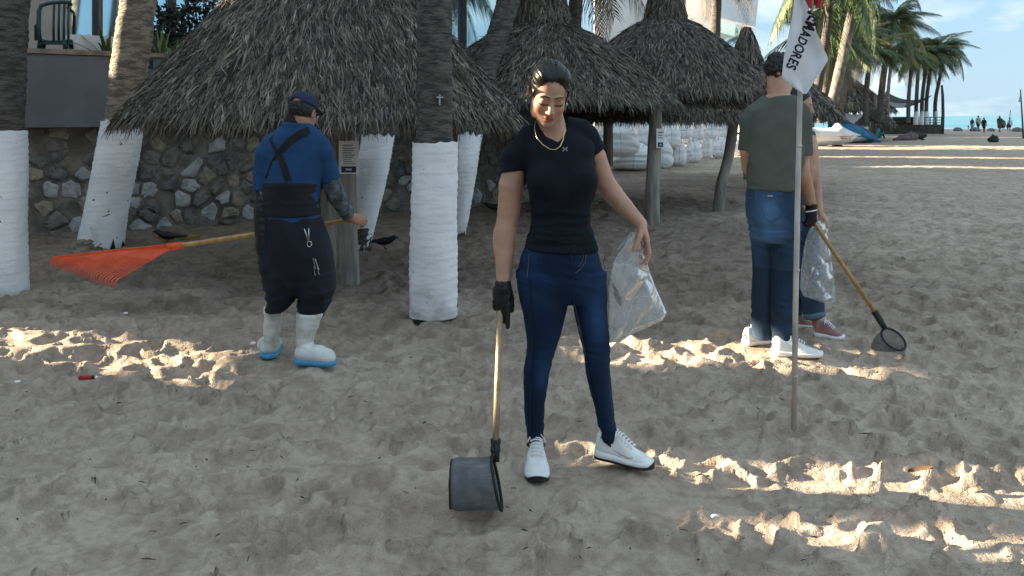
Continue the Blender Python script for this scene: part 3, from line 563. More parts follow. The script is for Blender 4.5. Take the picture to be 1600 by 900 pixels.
palm([P(1419, 192, 58), P(1420, 150, 58), P(1423, 115, 58), P(1424, 92, 58)], [.14, .13, .12, .11], 'first of the row of palms on the deck, counted from the shade sail', 1.7, 18, 33, GP, dry=2, up=1.1)
for i, (bx, tx, ty, lab, sdd) in enumerate(((1431, 1437, 88, 'second palm of the row on the deck', 34), (1440, 1449, 84, 'third palm of the row on the deck', 35), (1447, 1457, 80, 'fourth palm of the row on the deck', 36), (1461, 1476, 77, 'outermost palm of the row on the deck, its crown nearest the sea', 37))):
    dd = 63 + i * .6
    palm([P(bx, 196, dd), P(bx + 1, 155, dd), P(bx + (tx - bx) * .45, 125, dd), P(tx, ty, dd)], [.15, .14, .13, .12], lab, 2.15, 20, sdd, GP, band=([P(bx, 195, dd - .02), P(bx + .2, 188, dd), P(bx + .5, 181, dd), P(bx + .8, 174, dd)], [.155, .15, .15, .145], (0, 0)), dry=1, up=1.15)
# ------------------------------------------------------------------ palapas
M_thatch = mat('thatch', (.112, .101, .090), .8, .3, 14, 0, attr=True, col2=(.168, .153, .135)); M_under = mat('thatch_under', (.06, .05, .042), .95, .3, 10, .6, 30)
M_post = mat('post_wood', (.24, .215, .19), .85, .25, 5, .6, 14, stretch=(3, 3, .5), bdist=.015)
def blades(c, prof, rx, ry, n, L, wd, seed, lift=.10, fringe=0, fr_len=.2, sag=.25, lo=0.0):
    """prof(s) -> (radius fraction, z); s from 0 (top) to 1 (eave)"""
    r = np.random.default_rng(seed); s = lo + (1 - lo) * np.sqrt(r.random(n)); th = r.random(n) * 2 * np.pi
    if fringe: s = np.r_[s, r.uniform(.955, 1.0, fringe)]; th = np.r_[th, r.random(fringe) * 2 * np.pi]
    n2 = len(s); hang = np.r_[np.zeros(n), np.ones(n2 - n)]
    rf, z = prof(s); rf2, z2 = prof(s + .01); p = np.stack([c[0] + rx * rf * np.cos(th), c[1] + ry * rf * np.sin(th), z], 1)
    q = np.stack([c[0] + rx * rf2 * np.cos(th), c[1] + ry * rf2 * np.sin(th), z2], 1); dn = q - p; dn /= np.linalg.norm(dn, axis=1, keepdims=True)
    side = np.stack([-np.sin(th) * rx, np.cos(th) * ry, 0 * th], 1); side /= np.linalg.norm(side, axis=1, keepdims=True); nr = np.cross(side, dn); nr *= np.sign(nr[:, 2:3] + 1e-9)
    dn = dn * (1 - .75 * hang[:, None]) + np.array([0, 0, -1.]) * (.75 * hang[:, None])
    dn = dn + side * (r.normal(0, .26, n2) + .25 * vnoise(np.stack([th * 3, s * 6, 0 * s], 1), seed))[:, None] + nr * (r.normal(lift, .07, n2) * (1 - hang))[:, None]; dn /= np.linalg.norm(dn, axis=1, keepdims=True)
    sd_ = np.cross(dn, nr); sd_ /= np.linalg.norm(sd_, axis=1, keepdims=True); tw = r.normal(0, .55, n2); sd_ = sd_ * np.cos(tw)[:, None] + nr * np.sin(tw)[:, None]
    LL = (L * r.uniform(.6, 1.25, n2) * (1 - hang) + fr_len * r.uniform(.5, 1.2, n2) * hang)[:, None]; W = (wd * r.uniform(.5, 1.3, n2))[:, None]
    base = p - dn * LL * .35 + nr * .01; mid = base + dn * LL * .6 + nr * LL * .05; tip = base + dn * LL + np.array([0, 0, -1.]) * LL * sag * r.random(n2)[:, None] + sd_ * LL * r.normal(0, .13, n2)[:, None]
    V = np.stack([base - sd_*W*.5, base + sd_*W*.5, mid + sd_*W*.45, mid - sd_*W*.45, tip + sd_*W*.12, tip - sd_*W*.12], 1).reshape(-1, 3)
    k = np.arange(n2)[:, None] * 6; Q = np.concatenate([k + np.array([[0, 1, 2, 3]]), k + np.array([[3, 2, 4, 5]])])
    g = r.uniform(.28, 1.5, n2) ** 1.4; tint = r.random(n2); C = np.stack([g * (1 + .10 * tint), g, g * (1 - .16 * tint)], 1); C[r.random(n2) < .10] *= 1.6
    return V, Q, np.repeat(C, 6, 0)
def palapa(label, c, rx, ry, zeave, zap, n, L, wd, posts, seed, cap=None, skirt=None, curve=1.12, fringe=1500, fr_len=.2, group=None):
    root = thing('palapa', (c[0], c[1], 0), label, 'palapa', group)
    prof = lambda s: (s, zap - (zap - zeave) * np.maximum(s, 0) ** curve)
    V, Q, C = blades(c, prof, rx, ry, n, L, wd, seed, fringe=fringe, fr_len=fr_len, lo=.0); o = mesh_np('thatch', V, Q, M_thatch, False, root, C); tag(o, kind='stuff')
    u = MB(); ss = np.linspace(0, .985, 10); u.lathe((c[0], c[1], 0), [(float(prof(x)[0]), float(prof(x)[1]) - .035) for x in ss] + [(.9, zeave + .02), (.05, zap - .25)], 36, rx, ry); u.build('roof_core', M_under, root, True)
    if skirt:
        sz0, sz1, srx, sry, sn = skirt; pr2 = lambda s: (.86 + .14 * s, sz0 - (sz0 - sz1) * s)
        V, Q, C = blades(c, pr2, srx, sry, sn, L, wd, seed + 1, lift=.05, fringe=fringe, fr_len=fr_len); tag(mesh_np('lower_thatch', V, Q, M_thatch, False, root, C), kind='stuff')
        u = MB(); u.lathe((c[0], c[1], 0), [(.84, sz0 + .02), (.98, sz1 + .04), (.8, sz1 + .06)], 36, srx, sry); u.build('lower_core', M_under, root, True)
    if cap:
        cz0, cz1, r0, r1 = cap; pr3 = lambda s: ((r0 + (r1 - r0) * s), cz1 - (cz1 - cz0) * s)
        V, Q, C = blades(c, pr3, 1, 1, int(n * .08) + 250, L, wd, seed + 2, lift=.06, sag=.1); tag(mesh_np('cap_thatch', V, Q, M_thatch, False, root, C), kind='stuff')
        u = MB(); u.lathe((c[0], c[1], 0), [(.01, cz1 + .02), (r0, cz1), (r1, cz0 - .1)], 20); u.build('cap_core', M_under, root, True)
    for pts, r0, r1 in posts:
        V, Q = trunk_geo(pts, np.linspace(r0, r1, len(pts)), 16, .3, .004, seed + 3, seg=.06); mesh_np('post', V, Q, M_post, True, root)
    return root
PD = G(546, 441).y; pc = P(506, 181, 7.4)
palapa('largest thatched palapa at left with the notice post under its eave', (pc.x, pc.y), 1.75, 1.24, 1.40, 3.16, 36000, .25, .0125,
       [([P(548, 443, PD), P(544, 380, PD), P(541, 300, PD), P(539, 205, PD), P(538, 150, PD + .05)], .085, .082), ([Vector((pc.x, pc.y + .15, -.1)), Vector((pc.x, pc.y + .15, 1.5)), Vector((pc.x, pc.y, 2.8))], .08, .07)], 40, curve=1.22, fringe=4600, fr_len=.17)
p2 = P(846, 181, 11.3); q2 = 10.75
palapa('second palapa behind the woman\'s head with a steep thatched cap', (p2.x, p2.y), 1.86, 1.5, 1.60, 2.74, 21000, .25, .0145,
       [([P(1018, 356, q2), P(1020, 290, q2), P(1023, 220, q2), P(1026, 140, q2)], .10, .085), ([P(914, 275, 12.6), P(913, 165, 12.6), P(912, 130, 12.6)], .12, .10), ([P(700, 260, 12.4), P(700, 150, 12.4)], .09, .08)], 50, cap=(2.68, 3.35, .28, .36), curve=1.65, fringe=2900, fr_len=.19)
p3 = P(1040, 181, 13.2); q3 = 12.36
palapa('third palapa with two tiers of thatch and a leaning post', (p3.x, p3.y), 1.68, 1.5, 1.76, 3.02, 17000, .26, .016,
       [([P(1122, 331, q3), P(1127, 290, q3), P(1139, 240, q3), P(1146, 190, q3), P(1148, 150, q3)], .085, .075), ([P(950, 260, 14.2), P(950, 160, 14.2)], .09, .08)], 60, cap=(2.95, 3.55, .22, .32), skirt=(1.68, 1.42, 1.62, 1.45, 5200), curve=1.7, fringe=3000, fr_len=.22)
p4 = P(1214, 181, 15.2)
palapa('small palapa partly hidden by the man in green', (p4.x, p4.y), 1.08, 1.0, 1.48, 2.35, 3600, .3, .028, [([P(1214, 300, 15.2), P(1214, 120, 15.2)], .08, .07)], 70, fringe=900, fr_len=.3, curve=1.5)
p5 = P(1167, 181, 18)
palapa('palapa behind the third one of which only the pointed tip shows', (p5.x, p5.y), 1.5, 1.5, 1.75, 2.7, 2200, .3, .03, [([P(1167, 280, 18), P(1167, 100, 18)], .08, .07)], 80, cap=(2.6, 3.36, .09, .32), fringe=500, fr_len=.25)
p6 = P(1368, 181, 47)
palapa('little thatched sunshade far off beside the blue covered boat', (p6.x, p6.y), 1.08, 1.08, .95, 1.85, 900, .35, .05, [([P(1368, 219, 47), P(1368, 150, 47)], .09, .08)], 90, fringe=350, fr_len=.3, curve=1.3)
p7 = P(1318, 181, 52)
palapa('wide low thatched hut far off under the palms', (p7.x, p7.y), 3.1, 2.6, 1.75, 4.1, 1500, .5, .07, [([P(x, 214, dd), P(x, 145, dd)], .1, .09) for x, dd in ((1270, 51), (1300, 50.4), (1335, 50.4), (1366, 51), (1352, 53.5))], 95, fringe=450, fr_len=.5, curve=1.15)
p8 = P(1280, 181, 44)
palapa('tan peaked thatched hut behind the palms right of the flag', (p8.x, p8.y), 1.9, 1.7, 2.0, 3.5, 900, .4, .06, [([P(x, 222, 44), P(x, 120, 44)], .1, .09) for x in (1250, 1310)], 97, fringe=250, fr_len=.3, curve=1.1)
# ------------------------------------------------------------------ terrace plants
M_agave = mat('strap_leaf', (.07, .10, .035), .5, .35, 4, 0, col2=(.16, .18, .07)); M_hedge = mat('hedge_leaf', (.012, .018, .010), .6, .4, 5); M_stem = mat('twig', (.06, .05, .04), .9)
def strap_plant(u, off, z, n, L, seed, label):
    base = wp(u, off, z); root = thing('strap_leaf_plant', base, label, 'plant', 'strap leaved plants on the terrace'); r = np.random.default_rng(seed)
    for i in range(n):
        a = r.uniform(0, 2 * np.pi); el = r.uniform(.5, 1.35); l = L * r.uniform(.6, 1.1); d = Vector((math.cos(a) * math.cos(el), math.sin(a) * math.cos(el), math.sin(el))); sd_ = Vector((-math.sin(a), math.cos(a), 0)); b = MB(); vs = []
        for k in range(6):
            t = k / 5; p = base + d * (l * t) + Vector((0, 0, -.35 * l * t * t * math.cos(el))); wq = .022 * (1 - t ** 2) + .002; vs += [p - sd_ * wq, p + Vector((0, 0, -.006)), p + sd_ * wq]
        b.add(vs, [(k*3 + j, k*3 + j + 1, k*3 + j + 4, k*3 + j + 3) for k in range(5) for j in (0, 1)]); b.build('leaf', M_agave, root, True)
def bush(u0, u1, off, z0, z1, n, seed, label, lf=.10):
    base = wp((u0 + u1) / 2, off, z0); root = thing('shrub', base, label, 'shrub'); r = np.random.default_rng(seed); st = MB(); V = []; Fq = []
    for i in range(9):
        a = wp(u0 + (u1 - u0) * (i + .5) / 9, off + r.normal() * .08, z0 - .05); b2 = a + Vector((r.normal() * .15, r.normal() * .1, (z1 - z0) * r.uniform(.6, .95))); st.tube([a, a.lerp(b2, .5) + Vector((r.normal() * .05, 0, 0)), b2], [.018, .013, .006], 5)
    st.build('stem', M_stem, root)
    for i in range(n):
        u = r.uniform(u0, u1); top = z1 - .30 * abs(vnoise(np.array([[u * 2.2, seed, 0.]]))[0]) - .12 * r.random(); z = r.uniform(z0, top); p = np.array(wp(u, off + r.normal() * .2, z))
        q = r.normal(size=3); q /= np.linalg.norm(q); s2 = np.cross(q, r.normal(size=3)); s2 /= np.linalg.norm(s2); l = lf * r.uniform(.6, 1.3); k = len(V)
        V += [p, p + q * l * .5 + s2 * l * .28, p + q * l, p + q * l * .5 - s2 * l * .28]; Fq.append((k, k + 1, k + 2, k + 3))
    tag(mesh_np('foliage', np.array(V), np.array(Fq), M_hedge, False, root), kind='stuff')
def u_at(px, off):   # distance along the wall at which the plane 'off' is seen in column px
    k = (px - 800) / F; o = T0 + TN * off; return (k * o.y - o.x) / (TD.x - k * TD.y)
_ua, _ub = u_at(30, -5.0), u_at(112, -5.0); b = MB(); b.box(wp((_ua + _ub) / 2, -5.04, 4.2), (_ub - _ua, .12, 4.2), R_t); b.build('wall_panel', M_beige, hot)
strap_plant(u_at(168, -.5), -.5, 2.1, 26, .62, 1, 'spiky strap leaved plant left of the leaning trunk on the terrace')
strap_plant(u_at(252, -.5), -.5, 2.1, 30, .62, 2, 'spiky strap leaved plant right of the leaning trunk on the terrace')
strap_plant(u_at(276, -.6), -.6, 2.1, 22, .5, 3, 'shorter strap leaved plant at the edge of the big thatched roof')
bush(u_at(240, -1.6), u_at(400, -1.6), -1.6, 2.12, 3.28, 2600, 4, 'dark leafy hedge on the terrace in front of the windows')
bush(u_at(133, -4.0), u_at(190, -4.0), -4.0, 2.1, 2.75, 500, 6, 'low dark shrub below the left window', .09)
pl = MB(); pl.box(wp(u_at(140, -.9), -.9, 2.27), (.55, .5, .34), R_t); tag(pl.build('planter_box', M_white), 'white planter box on the terrace beside the green chair', 'planter')
# ------------------------------------------------------------------ people
M_skin = mat('skin', (.50, .285, .195), .5, .06, 14, .06, 220, attr=True, spec=.45, bdist=.003)
for _m in (M_skin,):
    _b = _m.node_tree.nodes['Principled BSDF']; _b.inputs['Subsurface Weight'].default_value = .12; _b.inputs['Subsurface Radius'].default_value = (.9, .35, .2); _b.inputs['Subsurface Scale'].default_value = .008
M_skin2 = mat('skin_tan', (.33, .17, .105), .5, .08, 14, .06, 220, attr=True, spec=.45, bdist=.003)
M_hair = mat('black_hair', (.009, .007, .006), .36, .3, 60, .35, 90, stretch=(3, .35, 1), spec=.4, bdist=.004)
M_curl = mat('curly_hair', (.012, .010, .009), .5, .3, 60, .9, 70, spec=.5, bdist=.012)
M_tee = mat('dark_tee_fabric', (.0075, .0105, .017), .85, .12, 8, .25, 160, spec=.2, bdist=.003)
M_jean = mat('dark_denim', (.0075, .0235, .062), .85, .25, 6, .3, 260, stretch=(1, 1, .25), spec=.2, attr=True, bdist=.003)
M_glove = mat('black_glove', (.012, .012, .013), .45, .2, 14, .3, 60)
M_white_shoe = mat('white_mesh_fabric', (.80, .82, .83), .7, .05, 25, .35, 330, bdist=.003); M_sole = mat('white_sole', (.82, .83, .84), .5, .04, 10); M_black = mat('black_rubber', (.015, .015, .016), .6, .1)
M_gold = mat('gold', (.80, .58, .30), .25, .1, metal=1); M_steel = mat('steel', (.6, .6, .6), .3, .1, metal=1)
M_lace = mat('shoe_lace', (.86, .87, .88), .8, .03)
def rotm(pitch, yaw, roll):     # head frame: x picture right, -y faces the camera; pitch>0 looks down
    return np.array(Matrix.Rotation(yaw, 3, 'Z') @ Matrix.Rotation(pitch, 3, 'X') @ Matrix.Rotation(roll, 3, 'Y'))
class Head:
    def __init__(s, c, R, sc=1.0): s.c = np.array(c, float); s.R = R; s.s = sc
    def p(s, x, y, z): return s.c + s.R @ (np.array([x, y, z]) * s.s)
    def e(s, S, c, r, k, mode='u', rot=None): S.ell(s.p(*c), [q * s.s for q in r], k * s.s, s.R if rot is None else s.R @ rot, mode)
    def build(s, S, fem=True):
        j = .034 if fem else .048
        s.e(S, (0, .012, .035), (.073, .094, .086), .02); s.e(S, (0, -.030, -.022), (.063, .064, .085), .03)
        s.e(S, (0, -.046, -.078), (j, .042, .036), .03); s.e(S, (0, -.074, -.100), (.020, .016, .015), .02)
        for q in (-1, 1):
            s.e(S, (q * .036, -.062, -.036), (.024, .022, .024), .02); s.e(S, (q * .048, -.02, -.075), (.014, .03, .022), .02)
            s.e(S, (q * .029, -.086, .017), (.026, .010, .007), .012)
            s.e(S, (q * .030, -.099, -.004), (.019, .016, .012), .010, 'sub'); s.e(S, (q * .030, -.0795, -.004), (.0165, .0125, .0115), .004)
        S.cone(s.p(0, -.086, .004), s.p(0, -.108, -.036), .0075 * s.s, .0115 * s.s, .010 * s.s)
        s.e(S, (0, -.107, -.040), (.011, .011, .009), .006)
        for q in (-1, 1): s.e(S, (q * .0125, -.097, -.043), (.0075, .010, .0075), .005)
        s.e(S, (0, -.0900, -.0655), (.0215, .0105, .0055), .003); s.e(S, (0, -.0885, -.0765), (.0185, .0110, .0065), .003)
        s.e(S, (0, -.103, -.0708), (.022, .008, .0016), .0025, 'sub')
        for q in (-1, 1):
            ro = np.array(Matrix.Rotation(q * .45, 3, 'Z') @ Matrix.Rotation(.15, 3, 'X'))
            s.e(S, (q * .079, .012, -.006), (.007, .019, .031), .006, rot=ro); s.e(S, (q * .083, .004, .000), (.006, .009, .016), .006, 'sub', rot=ro)
    def paint(s, V, fem=True):
        L = (V - s.c) @ s.R / s.s; C = np.ones((len(V), 3)); x, y, z = L.T; ax = np.abs(x); fr = (y < -.05)
        def bl(m, c): C[:] = C * (1 - m[:, None]) + np.array(c) * m[:, None]
        g = lambda v, w: np.exp(-(v / w)**2)
        if fem: bl(.38 * g(ax - .041, .017) * g(z + .043, .019) * fr, (1.15, .50, .50)); bl(.35 * g(ax, .008) * g(z + .04, .012) * fr, (1.1, .75, .72)); bl(.30 * g(ax - .03, .022) * g(z + .002, .013) * fr, (.75, .55, .5))
        bl(np.clip(.95 * (g(z + .0655, .0062) + g(z + .076, .0068)) * (ax < .020 - .25 * np.abs(z + .071)) * fr, 0, 1), (.72, .36, .36)); bl(.8 * g(z + .0708, .0016) * (ax < .021) * fr, (.25, .10, .10))
        arch = .0195 + .006 * np.sin(np.clip((ax - .010) / .042, 0, 1) * 3.0); bl((0 if fem else .92) * g(z - arch, .0034) * (ax > .010) * (ax < .052) * (y < -.03), (.07, .05, .045))
        lash = -.0115 - .0045 * np.cos((ax - .030) / .017 * 1.3) * 0 + .003 * np.cos((ax - .030) / .017 * 1.4) * -1; bl(.95 * g(z - lash, .0026) * (ax > .011) * (ax < .0495) * fr, (.04, .03, .03))
        bl(.8 * g(ax - .0075, .0035) * g(z + .0475, .003) * fr, (.3, .15, .13))
        return C * (1 + .09 * fbm(V * 22, 2, 5) + .05 * vnoise(V * 90, 6))[:, None]
def PB(D, x0, x1, y0, y1): return (P(x0, 0, D).x, D - .7, P(0, y1, D).z), (P(x1, 0, D).x, D + .9, P(0, y0, D).z)
def hand(S, wr, fwd, nrm, lat, curls, size=1.0, thumb=(.5, .5), grow=0, k=.006):
    """palm from the wrist along fwd; nrm = palm side; lat = towards the thumb"""
    f = np.array(Vector(fwd).normalized()); n = Vector(nrm); n = np.array((n - Vector(f) * n.dot(Vector(f))).normalized()); l = np.cross(f, n); l *= np.sign(l @ np.array(lat)) or 1
    wr = np.array(wr, float); s = size; R = np.stack([l, n, f], 1)
    S.ell(wr + f * .046 * s, (.037*s + grow, .0165*s + grow, .052*s + grow), .012, R); S.ell(wr + f * .012 * s, (.026*s + grow, .017*s + grow, .03*s + grow), .012, R)
    for i, off in enumerate((.029, .010, -.010, -.028)):
        p = wr + f * (.082, .088, .084, .075)[i] * s + l * off * s; ang = 0; c = curls[i]; L = (1.0, 1.08, 1.0, .82)[i]
        d = f * 1.0 + l * off * .9; d /= np.linalg.norm(d); r = (.0092, .0094, .009, .0082)[i] * s + grow
        for seg, q in ((.041, c[0]), (.026, c[1]), (.021, c[2])):
            ang += q; e = p + (d * math.cos(ang) + n * math.sin(ang)) * seg * L * s; S.cone(p, e, r, r * .92, k if seg > .04 else .003); p = e; r *= .92
    a = wr + f * .022 * s + l * .022 * s + n * .004 * s; d1 = f * .75 + l * (.75 * thumb[0]) + n * .6 * thumb[1]; d1 /= np.linalg.norm(d1); b = a + d1 * .042 * s
    d2 = f * .9 + l * .15 * thumb[0] + n * .8 * thumb[1]; d2 /= np.linalg.norm(d2); c = b + d2 * .030 * s; d3 = f + n * 1.0 * thumb[1]; d3 /= np.linalg.norm(d3)
    S.chain([a, b, c, c + d3 * .024 * s], [.0135*s + grow, .0108*s + grow, .010*s + grow, .0085*s + grow], .006)
def shoe(person, heel, toe, W=.095, H=.095, mu=M_white_shoe, ms=M_sole, mo=M_black, laces=True, solid=True, lift=0.0, accent=None):
    heel = Vector(heel); toe = Vector(toe); ax = (toe - heel); L = ax.length; ax.normalize(); sd_ = Vector((0, 0, 1)).cross(ax).normalized(); up = ax.cross(sd_)
    rows = [(0.0, .22, .62), (.02, .50, .80), (.08, .66, .98), (.16, .70, 1.0), (.26, .69, .97), (.34, .70, 1.0), (.42, .76, .96), (.52, .86, .80), (.62, .95, .64), (.72, .99, .52), (.82, .94, .44), (.91, .76, .36), (.97, .46, .27), (1.0, .16, .18)]
    def loft(rows2, z0f, hf, n=18, pw=2.6, inset=0):
        vs = []; m = len(rows2)
        for u, w, h in rows2:
            c = heel + ax * (u * L); spring = .10 * max(0, u - .72) ** 1.3 * L + lift * (1 - u); z0 = z0f(u) + spring; hh = hf(u, h)
            for k in range(n):
                a = math.pi * k / (n - 1); x = math.copysign(abs(math.cos(a)) ** (2 / pw), math.cos(a)); z = abs(math.sin(a)) ** (2 / pw) ** 1.0
                vs.append(c + sd_ * (x * (w * W / 2 - inset) * (1 - .10 * z)) + up * (z0 + z * hh))
        fs = [(i*n + k, i*n + k + 1, (i+1)*n + k + 1, (i+1)*n + k) for i in range(m - 1) for k in range(n - 1)] + [(i*n + n - 1, i*n, (i+1)*n, (i+1)*n + n - 1) for i in range(m - 1)]
        fs += [tuple(range(n)), tuple(range(m*n - 1, (m-1)*n - 1, -1))]; return MB().add(vs, fs)
    st = lambda u: .030 - .010 * u
    up_b = loft(rows, lambda u: st(u) - .006, lambda u, h: h * H - .02); o = up_b.build('shoe', mu, person, True)
    sole_rows = [(u, min(1, w * 1.06 + .05), h) for u, w, h in rows]; vs = []; n = 14; m = len(sole_rows)
    b = MB(); prev = None
    for u, w, h in sole_rows:
        c = heel + ax * (-.004 + u * (L + .010)); sp = .10 * max(0, u - .72) ** 1.3 * L + lift * (1 - u); hw = w * W / 2
        ring = [c + sd_ * (x * hw) + up * (sp + z) for x, z in ((-.93, .0), (-1.0, .010), (-1.03, st(u) * .55), (-.98, st(u)), (-.7, st(u) + .004), (.7, st(u) + .004), (.98, st(u)), (1.03, st(u) * .55), (1.0, .010), (.93, 0))]; vs += ring
    n = 10; fs = [(i*n + k, i*n + (k + 1) % n, (i+1)*n + (k + 1) % n, (i+1)*n + k) for i in range(m - 1) for k in range(n)] + [tuple(range(n - 1, -1, -1)), tuple(range((m-1)*n, m*n))]
    b.add(vs, fs).build('sole', ms, o, True)
    if mo:                                             # dark outsole, wrapping up at the toe
        vs = []; rr = [r for r in sole_rows]
        for u, w, h in rr:
            c = heel + ax * (-.004 + u * (L + .013)); sp = .10 * max(0, u - .72) ** 1.3 * L + lift * (1 - u); hw = w * W / 2 * .97; top = .006 + .05 * max(0, u - .90) / .10 * .35
            vs += [c + sd_ * (-hw) + up * (sp - .004), c + sd_ * (-hw * 1.02) + up * (sp + top), c + sd_ * (hw * 1.02) + up * (sp + top), c + sd_ * hw + up * (sp - .004)]
        fs = [(i*4 + k, i*4 + (k + 1) % 4, (i+1)*4 + (k + 1) % 4, (i+1)*4 + k) for i in range(m - 1) for k in range(4)] + [(3, 2, 1, 0), tuple(range((m-1)*4, m*4))]
        MB().add(vs, fs).build('outsole', mo, o)
    if laces:
        lb = MB()
        for i in range(6):
            u = .37 + i * .052; h = float(np.interp(u, [r[0] for r in rows], [r[2] for r in rows])) * H + .012; w = .020
            c = heel + ax * (u * L); z = h + (st(u) - .026) - .0
            lb.tube([c - sd_ * w * 1.25 + up * (z - .010), c - sd_ * w * .5 + ax * .004 + up * z, c + sd_ * w * .5 + ax * .010 + up * z, c + sd_ * w * 1.25 + ax * .012 + up * (z - .010)], .0032, 5)
        for q in (-1, 1):
            c = heel + ax * (.36 * L) + up * (H + .010); lb.tube([c, c + sd_ * q * .016 + up * .010, c + sd_ * q * .028 - up * .004, c + sd_ * q * .036 - up * .022], .0028, 5)
        lb.build('laces', M_lace, o, True)
    if accent:
        # curved tick on the outer side, as printed on the shoe
        for q in (-1, 1):
            pts = []
            for t in np.linspace(0, 1, 9):
                u = .70 - .38 * t if t > .18 else .64 + .06 * t / .18; zz = .028 + .020 * t ** 1.5 if t > .18 else .044 - .016 * t / .18
                w = float(np.interp(u, [r[0] for r in rows], [r[1] for r in rows])) * W / 2; hh = float(np.interp(u, [r[0] for r in rows], [r[2] for r in rows])) * H - .02
                a = np.clip((zz - .01) / hh, 0, .95); x = (1 - a ** 2.6) ** (1 / 2.6) * (1 - .1 * a)
                pts.append(heel + ax * (u * L) + sd_ * (q * (x * w + .0012)) + up * (st(u) - .006 + a * hh))
            MB().tube(pts, [.0045 * (1 - .85 * t) if t > .15 else .002 + .016 * t for t in np.linspace(0, 1, 9)], 6, True, .4).build('side_tick', accent, o, True)
    return o
def foldnoise(V, fx, fy, fz, seed): return 1 - 2 * np.abs(fbm(V * np.array([fx, fy, fz]), 2, seed))
